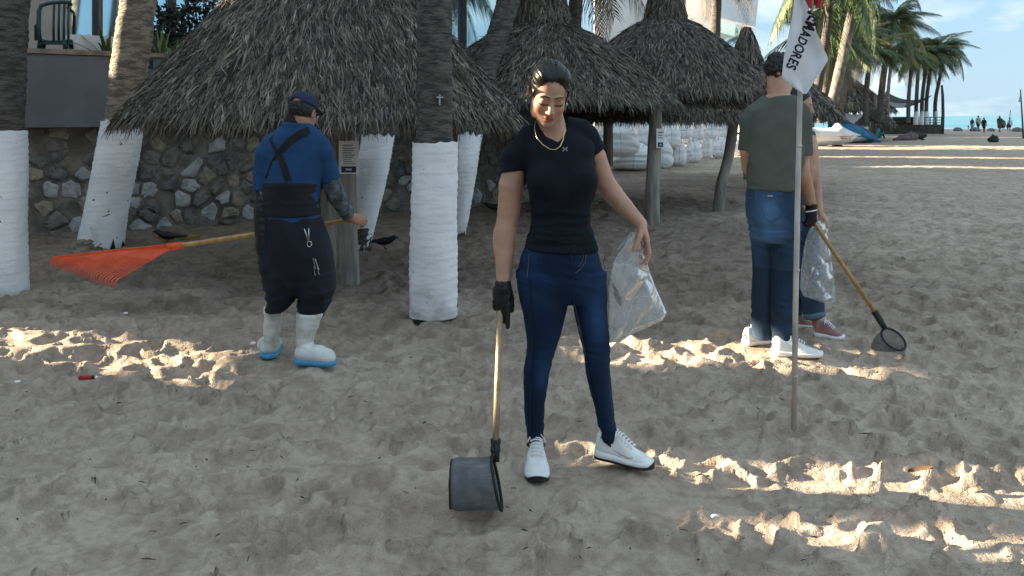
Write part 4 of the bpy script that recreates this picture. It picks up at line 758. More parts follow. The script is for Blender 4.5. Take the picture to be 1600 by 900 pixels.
# ============================== woman in front
def woman():
    D = 3.30
    def W(px, py, dy=0): return P(px, py, D + dy)
    g = G(880, 735)
    t = thing('person', (g.x, g.y, 0), 'woman in dark t-shirt and skinny jeans looking down, clear bag in hand', 'person')
    hc = np.array(W(856.5, 146, -.05)); R = rotm(rad(24), rad(7), rad(5)); H = Head(hc, R, 1.0)
    # ---- skin
    S = Sdf((-.10, 2.96, .02), (.62, 3.52, 1.70), .0042)
    H.build(S, True)
    S.chain([H.p(0, .02, -.05), W(863, 196, .005), W(866, 222, .02)], [.056, .052, .066], .03)
    S.zl([(205, 846, 892, .05, .02), (222, 818, 920, .07, .02), (250, 824, 922, .085, .02), (290, 832, 920, .09), (340, 838, 918, .08), (390, 830, 926, .09), (430, 825, 930, .09)], D, .03)
    for pts in ([(845, 420, .02), (850, 500, .0), (844, 560, .01), (838, 640, .03), (837.5, 690, .05), (838, 712, .06)], [(912, 420, .02), (922, 500, .02), (934, 575, .03), (946, 650, .055), (951, 690, .065), (948, 708, .07)]): S.chain([W(*p) for p in pts], [.06, .045, .035, .030, .028, .028], .02)
    S.chain([W(832, 222, .02), W(808, 248, .03)], [.036, .043], .02)
    la = [W(807, 246, .03), W(799, 290, .03), W(793, 345, .035), W(790, 362, .03), W(788, 395, .01), W(786, 442, -.02)]
    S.chain(la, [.044, .051, .0435, .0425, .0385, .0265], .025); S.ell(W(787, 375, .02), (.042, .040, .075), .03)
    ra = [W(912, 215, .05), W(931, 245, .085), W(944, 283, .10), W(958, 303, .09), W(975, 323, .05), W(1002, 350, -.01)]
    S.chain(ra, [.036, .042, .042, .041, .037, .0245], .025)
    hand(S, W(1001, 347, -.01), Vector((.30, -.10, -1)), Vector((-.85, .0, -.25)), Vector((-.2, -1, 0)), [(.15, .35, .3), (.25, .55, .5), (.35, .7, .6), (.45, .9, .7)], 1.0, (.4, .9))
    gl = (W(786, 441, -.02), Vector((-.08, -.12, -1)), Vector((.25, .9, 0)), Vector((.9, -.3, 0)), [(.0, .12, .10), (.22, .50, .5), (.40, .8, .7), (.5, .9, .8)], 1.02, (.25, .5))
    hand(S, *gl, grow=-.002)
    sdf_obj(S, 'body', M_skin, t, 2, None, lambda V: H.paint(V, True))
    BV = np.array([v.co for v in bpy.data.objects['body'].data.vertices]) + np.array(ORG[t.name]); BL = (BV - H.c) @ R / H.s; BL = BL[(BL[:, 1] < -.02) & (np.abs(BL[:, 0]) < .09) & (np.abs(BL[:, 2]) < .12)]
    def face(x, z, lift=.0008): m = np.hypot(BL[:, 0] - x, BL[:, 2] - z) < .0052; return H.p(x, (BL[m, 1].min() if m.any() else -.08) - lift, z)
    for q in (-1, 1):
        xs = np.linspace(.011, .050, 8); b = MB(); b.tube([face(q * x, .0175 + .0070 * math.sin((x - .011) / .039 * 2.5)) for x in xs], [.0018, .0027, .0030, .0029, .0026, .0022, .0015, .0006], 6, True, .8); b.build('eyebrow', M_hair, t, True)
        xs = np.linspace(.0125, .0485, 9); b = MB(); b.tube([face(q * x, -.0095 - .0052 * math.sin((x - .0125) / .036 * 3.14) + (.0015 if x > .045 else 0), .0012) for x in xs], [.0006, .0012, .0016, .0018, .0019, .0019, .0019, .0017, .0008], 6); b.build('eyelash', M_hair, t, True)
    # ---- glove
    S = Sdf((-.16, 3.05, .50), (.10, 3.42, .84), .0036); hand(S, *gl, grow=.0015); S.chain([W(786.3, 436, -.017), W(786, 450, -.025)], [.031, .030], .01)
    S.plane(W(786, 438, -.02), (0, 0, 1)); sdf_obj(S, 'glove', M_glove, t, 1, lambda V: .0012 * foldnoise(V, 40, 40, 70, 4))
    # ---- hair: slicked back with a parting
    S = Sdf(hc - .17, hc + .19, .0036); H.e(S, (0, .014, .036), (.0758, .0972, .0888), .0); H.e(S, (0, .014, .062), (.069, .082, .073), .02)
    for q in (-1, 1): H.e(S, (q * .036, -.02, .085), (.036, .055, .034), .02)
    H.e(S, (0, .118, .01), (.045, .04, .045), .02); H.e(S, (.006, -.02, .131), (.0012, .085, .017), .005, 'sub')
    # hairline: slanted cuts in head space
    def cut(x, y, z, nx, ny, nz): S.plane(H.p(x, y, z), R @ np.array([nx, ny, nz]))
    H.e(S, (0, -.118, .004), (.079, .092, .088), .004, 'sub'); cut(0, -.022, .0, 0, -.74, -.67)
    V, Q = S.verts(2); L = (V - H.c) @ R / H.s; th = np.arctan2(L[:, 0], L[:, 2]); V = V + vnorm(V, Q) * (.0009 * np.sin(th * 60 + 3 * vnoise(L * 30, 2)) + .0008 * vnoise(np.stack([th * 40, L[:, 1] * 6, 0 * th], 1), 3))[:, None]
    mesh_np('hair', V, Q, M_hair, True, t)
    b = MB(); r9 = np.random.default_rng(9)          # combed strands that break up the hairline
    for i in range(90):
        u = -.93 + 1.86 * (i + r9.uniform(-.4, .4)) / 89; cu = math.sqrt(max(.02, 1 - u * u)); t0 = .47 - .36 * abs(u) ** 2.2 + r9.normal() * .035; sx = .0014 + .0008 * r9.random(); pts = []
        for k in range(7):
            tt = t0 + (1.35 - t0) * k / 6; m_ = 1 + .012 * min(k, 2); pts.append(H.p(.0765 * u * m_ * (1 - .10 * k / 6 * 0), .014 - .0985 * cu * math.cos(tt) * m_, .036 + .0905 * cu * math.sin(tt) * m_))
        b.tube(pts, [.0004, sx, sx, sx, sx, sx, .0004], 5)
    tag(b.build('hair_strands', M_hair, t, True), kind='stuff')
    # baby hairs beside the ears
    for q in (-1, 1):
        b = MB()
        for i in range(6): b.tube([H.p(q * .070, -.040 - .004 * i, .035), H.p(q * (.071 - .0005 * i), -.034 - .003 * i, .012), H.p(q * .069, -.024 - .002 * i, -.010 - .003 * i)], [.003, .0022, .0006], 4)
        tag(b.build('hair_strands', M_hair, t, True), kind='stuff')
    # ---- t-shirt
    S = Sdf((-.16, 3.0, .84), (.50, 3.62, 1.42), .0046)
    S.zl([(197, 838, 898, .058, .03), (208, 824, 914, .075, .03), (222, 812, 928, .092, .025), (245, 812, 931, .110, .02), (270, 818, 934, .120, .01), (292, 821, 935, .122, .0), (320, 826, 927, .112, .005), (345, 828, 925, .106, .01), (370, 822, 930, .108, .01), (391, 815, 937, .118, .01)], D, .02, p=2.2, grow=-.009)
    for q in (849, 910): S.ell(W(q, 282, -.066), (.055, .052, .058), .06)
    S.chain([W(850, 205, .02), W(828, 213, .025), W(807, 246, .03)], [.040, .047, .052], .03); S.cone(W(807, 246, .03), W(799, 284, .03), .053, .056, .02)
    S.chain([W(890, 196, .03), W(907, 203, .045), W(918, 214, .06)], [.036, .043, .046], .03); S.cone(W(917, 213, .06), W(937, 254, .10), .047, .050, .015)
    S.plane(W(799, 268, .03), (.12, -.05, -1), *PB(D, 770, 817, 240, 330))
    S.plane(W(938, 229, .08), (.5, .45, -1), *PB(D, 934, 990, 185, 300))
    # neckline: crew at the sides meeting in a shallow V
    for q in range(5): S.ell(W(864 + q * 1.8, 198 + q * 3.2, -.05), (.058 - .0115 * q, .10, .026), .006, None, 'sub')
    S.chain([W(864, 180, .03), W(866, 206, .03)], [.060, .058], 0) if False else S.cone(W(863, 178, .02), W(866, 206, .02), .060, .056, .006, 'sub')
    S.plane(W(875, 390, 0), (-.05, 0, -1))
    def dsp(V):
        z = V[:, 2]; m1 = np.exp(-((z - .93) / .06)**2); m2 = np.exp(-((z - 1.0) / .12)**2); x = V[:, 0]
        return .0042 * m1 * foldnoise(V, 7, 7, 40, 3) + .0042 * m2 * foldnoise(V + .25 * z[:, None], 8, 8, 22, 8) + .0022 * foldnoise(V, 14, 14, 9, 12) + .0015 * np.exp(-((z - .885) / .012)**2)
    sdf_obj(S, 't_shirt', M_tee, t, 2, dsp)
    # ---- jeans
    S = Sdf((-.06, 3.08, .085), (.53, 3.52, .93), .0052)
    S.zl([(384, 816, 936, .112, .01), (396, 811, 940, .118, .01), (412, 807, 943, .124, .015), (432, 806, 947, .128, .015), (452, 808, 949, .118, .015), (470, 812, 950, .10, .015)], D, .02, p=2.3, grow=-.013)
    S.zl([(425, 806, 890, .110, .015), (455, 809, 891, .108, .01), (480, 813, 888, .098, .0), (505, 818, 882, .088), (530, 821, 875, .078), (553, 821.5, 867.5, .066), (580, 817, 860, .062, .01), (605, 816.5, 857, .062, .02), (630, 817, 853.5, .056, .03), (655, 819, 852, .048, .04), (680, 822, 851, .043, .045), (697, 823.5, 851, .042, .045)], D, .028, grow=-.005)
    S.zl([(425, 884, 948, .105, .02), (455, 886, 949.5, .105, .02), (480, 894, 950.5, .096, .02), (505, 901, 952, .086, .02), (530, 907, 954, .076, .025), (560, 911.5, 954.5, .064, .03), (585, 915, 955.5, .062, .04), (610, 920, 957.5, .061, .05), (635, 927, 960.5, .055, .055), (660, 932.5, 963, .047, .06), (688, 938, 965, .043, .06)], D, .022, grow=-.005)
    S.plane(W(837, 698, .03), (0, 0, -1), *PB(D, 800, 885, 640, 760)); S.plane(W(950, 690, .05), (-.12, 0, -1), *PB(D, 900, 1000, 640, 760))
    V, Q = S.verts(1)
    z = V[:, 2]; lleg = V[:, 0] < .22
    def bump(zc, w): return np.exp(-((z - zc) / w)**2)
    dd = .0034 * bump(.43, .08) * foldnoise(V, 5, 5, 36, 3) + .0040 * bump(.80, .06) * foldnoise(V + .3 * V[:, :1], 5, 5, 34, 6) + .0032 * bump(.14, .06) * foldnoise(V, 6, 6, 40, 9) + .0014 * foldnoise(V, 9, 9, 16, 5)
    cx = np.where(lleg, herm([.1, .43, .85], [W(837, 0).x, W(845, 0).x, W(848, 0).x], z), herm([.1, .43, .85], [W(951, 0).x, W(933, 0).x, W(917, 0).x], z))
    wear = np.clip(1 - np.abs(V[:, 0] - cx) / .055, 0, 1) * np.clip(.35 + vnoise(V * np.array([8, 8, 5]), 3), 0, 1) * (np.exp(-((z - .62) / .17)**2) + .5 * bump(.36, .05)); front = V[:, 1] < D + .02
    sh = 1 + 1.7 * wear * front + .35 * bump(.80, .07) * foldnoise(V + .3 * V[:, :1], 5, 5, 34, 6) + .3 * bump(.43, .06) * foldnoise(V, 5, 5, 36, 3)
    col = np.stack([sh * 1.0, sh, np.clip(sh * .95, 0, 9)], 1); V2 = V + vnorm(V, Q) * dd[:, None]; jn = mesh_np('jeans', V2, Q, M_jean, True, t, col)
    # seams, fly stitching, pocket edges follow the surface
    def on_surf(px, py, lift=.0015):
        p = W(px, py); m = (np.abs(V2[:, 2] - p.z) < .010) & (np.abs(V2[:, 0] - p.x) < .010)
        if not m.any(): m = np.hypot(V2[:, 2] - p.z, V2[:, 0] - p.x) < .03
        return Vector((p.x, V2[m, 1].min() - lift, p.z)) if m.any() else Vector(p)
    M_stitch = mat('jean_stitching', (.10, .085, .09), .8, .1); M_seam = mat('jean_seam', (.006, .014, .040), .9, .2)
    b = MB()
    for pl in ([(913, 392), (911, 404), (904, 414), (895, 420)], [(909, 392), (907, 402), (901, 410)], [(826, 392), (825, 410), (823, 428)], [(896, 470), (903, 500), (912, 540), (918, 575)], [(944, 396), (942, 408), (945, 420)]): b.tube([on_surf(*q) for q in pl], .0013, 4)
    b.build('stitching', M_stitch, jn)
    b = MB()
    for pl in ([(826, 430), (828, 470), (831, 520), (830, 560), (828, 620), (829, 690)], [(893, 455), (896, 480), (905, 520), (916, 560), (924, 610), (941, 680)]): b.tube([on_surf(x, y, .0005) for (x0, y0), (x1, y1) in zip(pl[:-1], pl[1:]) for x, y in [(x0 + (x1 - x0) * k / 4, y0 + (y1 - y0) * k / 4) for k in range(4)]], .0026, 5)
    for x in (850, 890): b.tube([on_surf(x, 390), on_surf(x, 402)], .004, 4)
    b.build('seam', M_seam, jn)
    # ---- shoes, socks, jewellery, chest mark
    h1 = W(838, 716, .075); h1.z = 0.004; shoe(t, (W(838, 0, .075).x, 3.40, .004), (G(840, 755).x, 3.17, .002), .096, .108)
    tk = mat('olive_tick', (.38, .38, .26), .5, .1); sh = shoe(t, (G(931, 722).x, 3.375, .012), (G(1020, 733).x, 3.305, .002), .096, .108, lift=.012, accent=tk)
    M_sock = mat('grey_sock', (.20, .21, .23), .9, .1)
    b = MB(); b.tube([W(837.5, 694, .05), Vector((W(837.5, 0, .05).x, D + .05, .075))], [.036, .040], 16); b.tube([W(951, 686, .06), Vector((W(948, 0, .06).x, D + .06, .085))], [.034, .040], 16); b.build('sock', M_skin, t, True)
    b = MB()
    nk = [(838, 186, .0), (835, 200, -.06), (838, 214, -.105), (848, 226, -.125), (859, 233, -.135), (868, 234, -.138), (875, 229, -.135), (880, 218, -.12), (882, 202, -.09), (882, 190, -.05)]
    import itertools
    b.tube([W(*q) for q in nk], .0019, 6); b.build('necklace', M_gold, t, True)
    for q in (-1, 1): 
        b = MB(); p = H.p(q * .082, .002, -.040); b.lathe(p, [(.0005, -.006), (.0045, -.003), (.005, 0), (.0045, .003), (.0005, .006)], 8); b.build('earring', M_steel, t, True)
    # chest emblem: two small interlocked arcs
    b = MB(); c = W(883, 233, -.127)
    for q in (-1, 1): b.tube([c + Vector((.009 * math.cos(a), -.0, q * (.009 * math.sin(a) - .0105))) for a in np.linspace(.25, math.pi - .25, 8)], .0019, 5)
    em = b.build('chest_emblem', mat('grey_print', (.28, .29, .30), .6, .05), t)
    return t, H
WOMAN, HEADW = woman()
# ============================== man with the rake, back to us
def rake_man():
    D = 4.78
    def W(px, py, dy=0): return P(px, py, D + dy)
    t = thing('person', (W(462, 0).x, D, 0), 'man in blue polo, cap and white rubber boots seen from behind', 'person')
    hc = np.array(W(473, 176, .02)); R = rotm(rad(12), rad(180 - 13), rad(-4)); H = Head(hc, R, .98)
    S = Sdf((-1.72, 4.42, .1), (-.78, 5.32, 1.56), .0062); H.build(S, False)
    S.chain([H.p(0, .02, -.06), W(463, 200, .0), W(460, 215, 0)], [.058, .06, .08], .03)
    S.zl([(205, 442, 482, .06), (225, 428, 494, .08), (270, 424, 492, .10), (330, 420, 495, .1), (380, 425, 510, .11)], D, .03); S.chain([W(440, 380), W(434, 470, .04), W(424, 545, .07)], [.06, .03, .025], .03); S.chain([W(490, 380), W(488, 470), W(476, 550, -.05)], [.06, .03, .025], .03)
    S.chain([W(501, 244), W(512, 272, .03), W(524, 305, .06), W(548, 341, .20)], [.040, .045, .042, .028], .02)
    S.chain([W(419, 238), W(413, 285), W(411, 330, -.02), W(412, 385, -.04)], [.05, .05, .042, .03], .02)
    hand(S, W(547, 340, .19), Vector((.75, .55, -.25)), Vector((-.3, .8, -.4)), Vector((-.6, .3, .7)), [(.5, 1.0, .8)] * 4, 1.0, (.5, .9)); lh = (W(412, 388, -.04), Vector((-.02, 0, -1)), Vector((.5, .6, 0)), Vector((.5, .8, 0)), [(.25, .4, .3)] * 4, 1.05, (.4, .5)); hand(S, *lh, grow=-.002)
    sdf_obj(S, 'body', M_skin2, t, 2, None, lambda V: H.paint(V, False))
    S = Sdf(hc - .16, hc + .16, .005); H.e(S, (0, .016, .03), (.078, .099, .088), 0); S.plane(H.p(0, .01, -.04), R @ np.array([0, .1, -1])); S.plane(H.p(0, -.03, .02), R @ np.array([0, -1, -.35])); S.plane(H.p(0, 0, .05), R @ np.array([0, 0, 1])); sdf_obj(S, 'hair', M_curl, t, 1, lambda V: .002 * vnoise(V * 120, 3))
    M_cap = mat('navy_cap', (.012, .022, .060), .8, .15, 8, .2, 120); S = Sdf(hc - .16, hc + .24, .0048); H.e(S, (0, .01, .045), (.086, .107, .082), 0); S.plane(H.p(0, 0, .034), R @ np.array([0, .12, -1])); H.e(S, (0, .088, .042), (.035, .05, .030), .006, 'sub')
    cp = sdf_obj(S, 'cap', M_cap, t, 2, lambda V: .0012 * vnoise(V * 30, 5))
    b = MB(); b.tube([H.p(x, .101 - 1.6 * x * x, .034) for x in (-.045, -.02, 0, .02, .045)], .006, 6, True, .6); vs = []
    for i in range(9):
        a = math.pi * i / 8; x = .078 * math.cos(a); y = -.055 - .098 * math.sin(a) ** .8; vs += [H.p(x, -.05, .036), H.p(x * 1.02, y - .02 * (math.sin(a)), .034 - .012 * math.sin(a))]
    b.add(vs + [Vector(v) - Vector((0, 0, .004)) for v in vs], [(2*i, 2*i + 1, 2*i + 3, 2*i + 2) for i in range(8)] + [(18 + 2*i + 2, 18 + 2*i + 3, 18 + 2*i + 1, 18 + 2*i) for i in range(8)] + [(2*i + 1, 18 + 2*i + 1, 18 + 2*i + 3, 2*i + 3) for i in range(8)]); b.build('cap_brim', M_cap, cp, True)
    M_gaiter = mat('black_gaiter', (.012, .012, .013), .9, .2, 10, .3, 80); S = Sdf(W(463, 235, 0) - Vector((.22, .22, .05)), W(463, 165, 0) + Vector((.24, .22, .1)), .0055); S.chain([W(466, 186, .01), W(463, 196, 0), W(460, 204, 0)], [.068, .070, .072], .02); S.plane(W(463, 176, 0), (-.15, 0, 1)); sdf_obj(S, 'neck_gaiter', M_gaiter, t, 2, lambda V: .003 * foldnoise(V, 6, 6, 40, 4))
    # polo
    M_polo = mat('blue_polo', (.018, .060, .142), .85, .12, 6, .25, 200, spec=.2, bdist=.004)
    S = Sdf((-1.80, 4.40, .76), (-.92, 5.12, 1.45), .0062)
    S.zl([(190, 442, 482, .068, .0), (200, 438, 488, .078, .0), (210, 427, 496, .10), (228, 416, 505, .115), (255, 414, 506, .125), (285, 414, 501, .125), (310, 414, 499, .120), (335, 413, 500, .122), (347, 414, 501, .122)], D, .02, p=2.2)
    S.chain([W(440, 212), W(425, 225), W(418, 241)], [.045, .055, .060], .03); S.chain([W(418, 239), W(413, 268), W(413, 302)], [.060, .060, .057], .03); S.chain([W(486, 209), W(498, 223), W(504, 239)], [.045, .055, .060], .03); S.chain([W(504, 237), W(512, 265, .03), W(518, 290, .05)], [.060, .061, .060], .03)
    S.plane(W(407, 297), (.05, 0, -1), *PB(D, 380, 412.5, 270, 340)); S.plane(W(520, 279, .04), (.28, .35, -1), *PB(D, 503, 565, 250, 340))
    S.cone(W(464, 176, .01), W(462, 197, 0), .062, .062, .005, 'sub'); S.plane(W(460, 345.5), (0, 0, -1))
    def dsp(V): z = V[:, 2]; x = V[:, 0]; return .004 * foldnoise(V + .5 * z[:, None] * np.array([1, 0, 0]), 9, 9, 5, 3) * np.clip((W(430, 0).x - x) / .1 + .3, .15, 1) + .002 * foldnoise(V, 10, 10, 14, 7) + .004 * np.exp(-((z - W(0, 195).z) / .012)**2)
    po = sdf_obj(S, 'polo_shirt', M_polo, t, 2, dsp)
    M_brace = mat('black_brace', (.008, .009, .012), .8, .2, 12, .3, 120)
    S = Sdf((-1.56, 4.5, .8), (-1.05, 5.08, 1.1), .0058); S.zl([(282, 412, 501, .132), (310, 412, 499, .129), (338, 411.5, 500.5, .130)], D, 0, p=2.2); S.plane(W(455, 283.5), (0, 0, 1)); S.plane(W(455, 336), (0, 0, -1)); br = sdf_obj(S, 'back_brace', M_brace, t, 1, lambda V: .0018 * foldnoise(V, 4, 4, 30, 5))
    S0 = po.data; PV = np.array([v.co for v in S0.vertices]) + np.array(ORG[t.name])
    def back(px, py, lift=.006):
        p = W(px, py); m = (np.abs(PV[:, 2] - p.z) < .012) & (np.abs(PV[:, 0] - p.x) < .012); y = PV[m, 1].min() if m.any() else D - .1; return Vector((px_x(px, y), y - lift, CAMH - (py - HOR) / F * y))
    def px_x(px, y): return (px - 800) / F * y
    for pl in ([(424, 214), (430, 226), (437, 243), (444, 262), (451, 283)], [(483, 203), (470, 208), (452, 221), (440, 235), (428, 255), (419, 280)]):
        b = MB(); pts = [];
        for (x0, y0), (x1, y1) in zip(pl[:-1], pl[1:]): pts += [(x0 + (x1 - x0) * k / 3, y0 + (y1 - y0) * k / 3) for k in range(3)]
        pts.append(pl[-1]); Ps = [back(*q) for q in pts]; vs = []
        for i, p in enumerate(Ps):
            d = (Ps[min(i + 1, len(Ps) - 1)] - Ps[max(i - 1, 0)]).normalized(); s = d.cross(Vector((0, 1, 0))).normalized() * .019; vs += [p - s, p + s, p + s + Vector((0, .012, 0)), p - s + Vector((0, .012, 0))]
        b.add(vs, [(4*i + k, 4*i + (k + 1) % 4, 4*i + 4 + (k + 1) % 4, 4*i + 4 + k) for i in range(len(Ps) - 1) for k in range(4)]); b.build('brace_strap', M_brace, br)
    # sleeves
    M_slv = mat('grey_arm_sleeve', (.085, .095, .11), .8, .45, 22, .3, 90); S = Sdf((-1.12, 4.6, .74), (-.88, 5.14, 1.08), .0055); S.chain([W(513, 268, .03), W(524, 304, .06), W(545, 337, .18)], [.056, .053, .041], .02); S.plane(W(544, 336, .18), (.5, .6, -.5)); sdf_obj(S, 'arm_sleeve', M_slv, t, 1, lambda V: .0035 * foldnoise(V, 10, 10, 34, 4))
    S = Sdf((-1.6, 4.5, .45), (-1.3, 5.0, 1.1), .0055); S.chain([W(413, 288), W(411, 330, -.02), W(411.5, 375, -.04), W(412, 392, -.04)], [.053, .050, .046, .044], .02); hand(S, *lh, grow=.006); sdf_obj(S, 'glove', M_glove, t, 1, lambda V: .004 * foldnoise(V, 8, 8, 24, 4))
    # trousers tucked in boots
    M_pant = mat('navy_trousers', (.009, .010, .019), .85, .25, 5, .3, 150)
    S = Sdf((-1.56, 4.44, .22), (-.98, 5.16, .90), .0062)
    S.zl([(338, 414, 500, .122), (350, 414, 505, .13), (375, 415, 514, .14), (400, 416, 520, .145), (428, 415, 522, .135), (446, 419, 514, .11), (458, 426, 506, .08)], D, .02, p=2.3)
    S.zl([(430, 414, 470, .12, .0), (450, 414, 467, .11), (463, 415, 464, .105), (472, 416, 458, .09), (480, 417, 448, .07), (486, 416, 440, .05)], D, .05); S.zl([(425, 466, 523, .125), (450, 465, 522, .12), (470, 465, 517, .11), (482, 465.5, 511, .095), (490, 467, 506, .08), (494, 468, 504, .06)], D, .03)
    S.chain([W(420, 365, -.03), W(418, 420, -.05)], [.05, .045], .03)
    def dsp2(V): z = V[:, 2]; lo = np.exp(-((z - .36) / .10)**2); return .012 * lo * foldnoise(V, 4, 4, 18, 4) + .007 * foldnoise(V + .5 * V[:, 2:3] * np.array([1, 0, 0]), 6, 6, 3.5, 6) - .003
    pn = sdf_obj(S, 'trousers', M_pant, t, 2, dsp2)
    PV2 = np.array([v.co for v in pn.data.vertices]) + np.array(ORG[t.name])
    def bk(px, py, lift=.008):
        p = W(px, py); m = (np.abs(PV2[:, 2] - p.z) < .015) & (np.abs(PV2[:, 0] - p.x) < .015); y = PV2[m, 1].min() if m.any() else D - .13; return Vector((px_x(px, y), y - lift, CAMH - (py - HOR) / F * y))
    b = MB(); b.tube([bk(476, 357), bk(479, 366), bk(482, 375)], .0035, 6); b.tube([bk(483, 356), bk(483, 366), bk(483, 375)], .003, 6); c = bk(484, 381); b.tube([c + Vector((.013 * math.cos(a), 0, .016 * math.sin(a))) for a in np.linspace(0, 6.28, 13)], .0028, 5); b.build('belt_clip', M_steel, t, True)
    for k, (x0, y0, x1, y1) in enumerate(((490, 403, 494, 420), (493, 404, 499, 421), (491, 415, 493, 430), (496, 416, 499, 428))):
        b = MB(); b.tube([bk(x0, y0), bk((x0 + x1) / 2, (y0 + y1) / 2, .011), bk(x1, y1)], [.0045, .003, .005], 6, True, .4); b.build('key', M_steel, t)
    # boots
    M_boot = mat('white_rubber_boot', (.44, .41, .36), .6, .18, 9, .4, 12, bdist=.02, col2=(.72, .73, .71), fac=(.33, .55)); M_bsole = mat('blue_boot_sole', (.06, .33, .58), .6, .12, 8)
    def boot(rows, foot, sole):
        lo = Vector((min(P(r[1], 0, D).x for r in rows) - .1, D - .45, -.02)); S = Sdf(lo, (P(rows[0][2], 0, D).x + .22, D + .45, .36), .0056); S.zl(rows, D, 0)
        S.chain(*foot, .03); S.plane((0, 0, .012), (0, 0, -1)); o = sdf_obj(S, 'boot', M_boot, t, 2, lambda V: .0045 * foldnoise(V, 7, 7, 17, 4) * np.clip(1.2 - V[:, 2] * 2, .2, 1)); S = Sdf(lo, (P(rows[0][2], 0, D).x + .22, D + .45, .1), .0056); S.chain(*sole, .03); S.plane((0, 0, .021), (0, 0, 1)); S.plane((0, 0, -.004), (0, 0, -1)); sdf_obj(S, 'boot_sole', M_bsole, o, 1)
    def bp(px, d, z): return Vector(((px - 800) / F * d, d, z))
    boot([(478, 412.5, 441, .068, .06), (500, 413, 439, .06, .06), (525, 413, 436, .055, .07), (545, 412, 434, .05, .07)], ([bp(422, 4.86, .05), bp(416, 4.90, .05), bp(411, 4.80, .045)][:2] + [bp(428, 4.98, .045)], [.052, .05, .045]), ([bp(420, 4.84, .02), bp(429, 5.0, .02)], [.056, .05]))
    boot([(488, 464, 506, .076, -.02), (510, 463.5, 497, .068, -.03), (532, 462.5, 489, .058, -.04), (550, 462, 488, .055, -.05)], ([bp(476, 4.72, .052), bp(497, 4.70, .05), bp(513, 4.68, .042)], [.054, .05, .042]), ([bp(475, 4.72, .02), bp(497, 4.70, .02), bp(514, 4.68, .02)], [.058, .053, .048]))
    return t
rake_man()
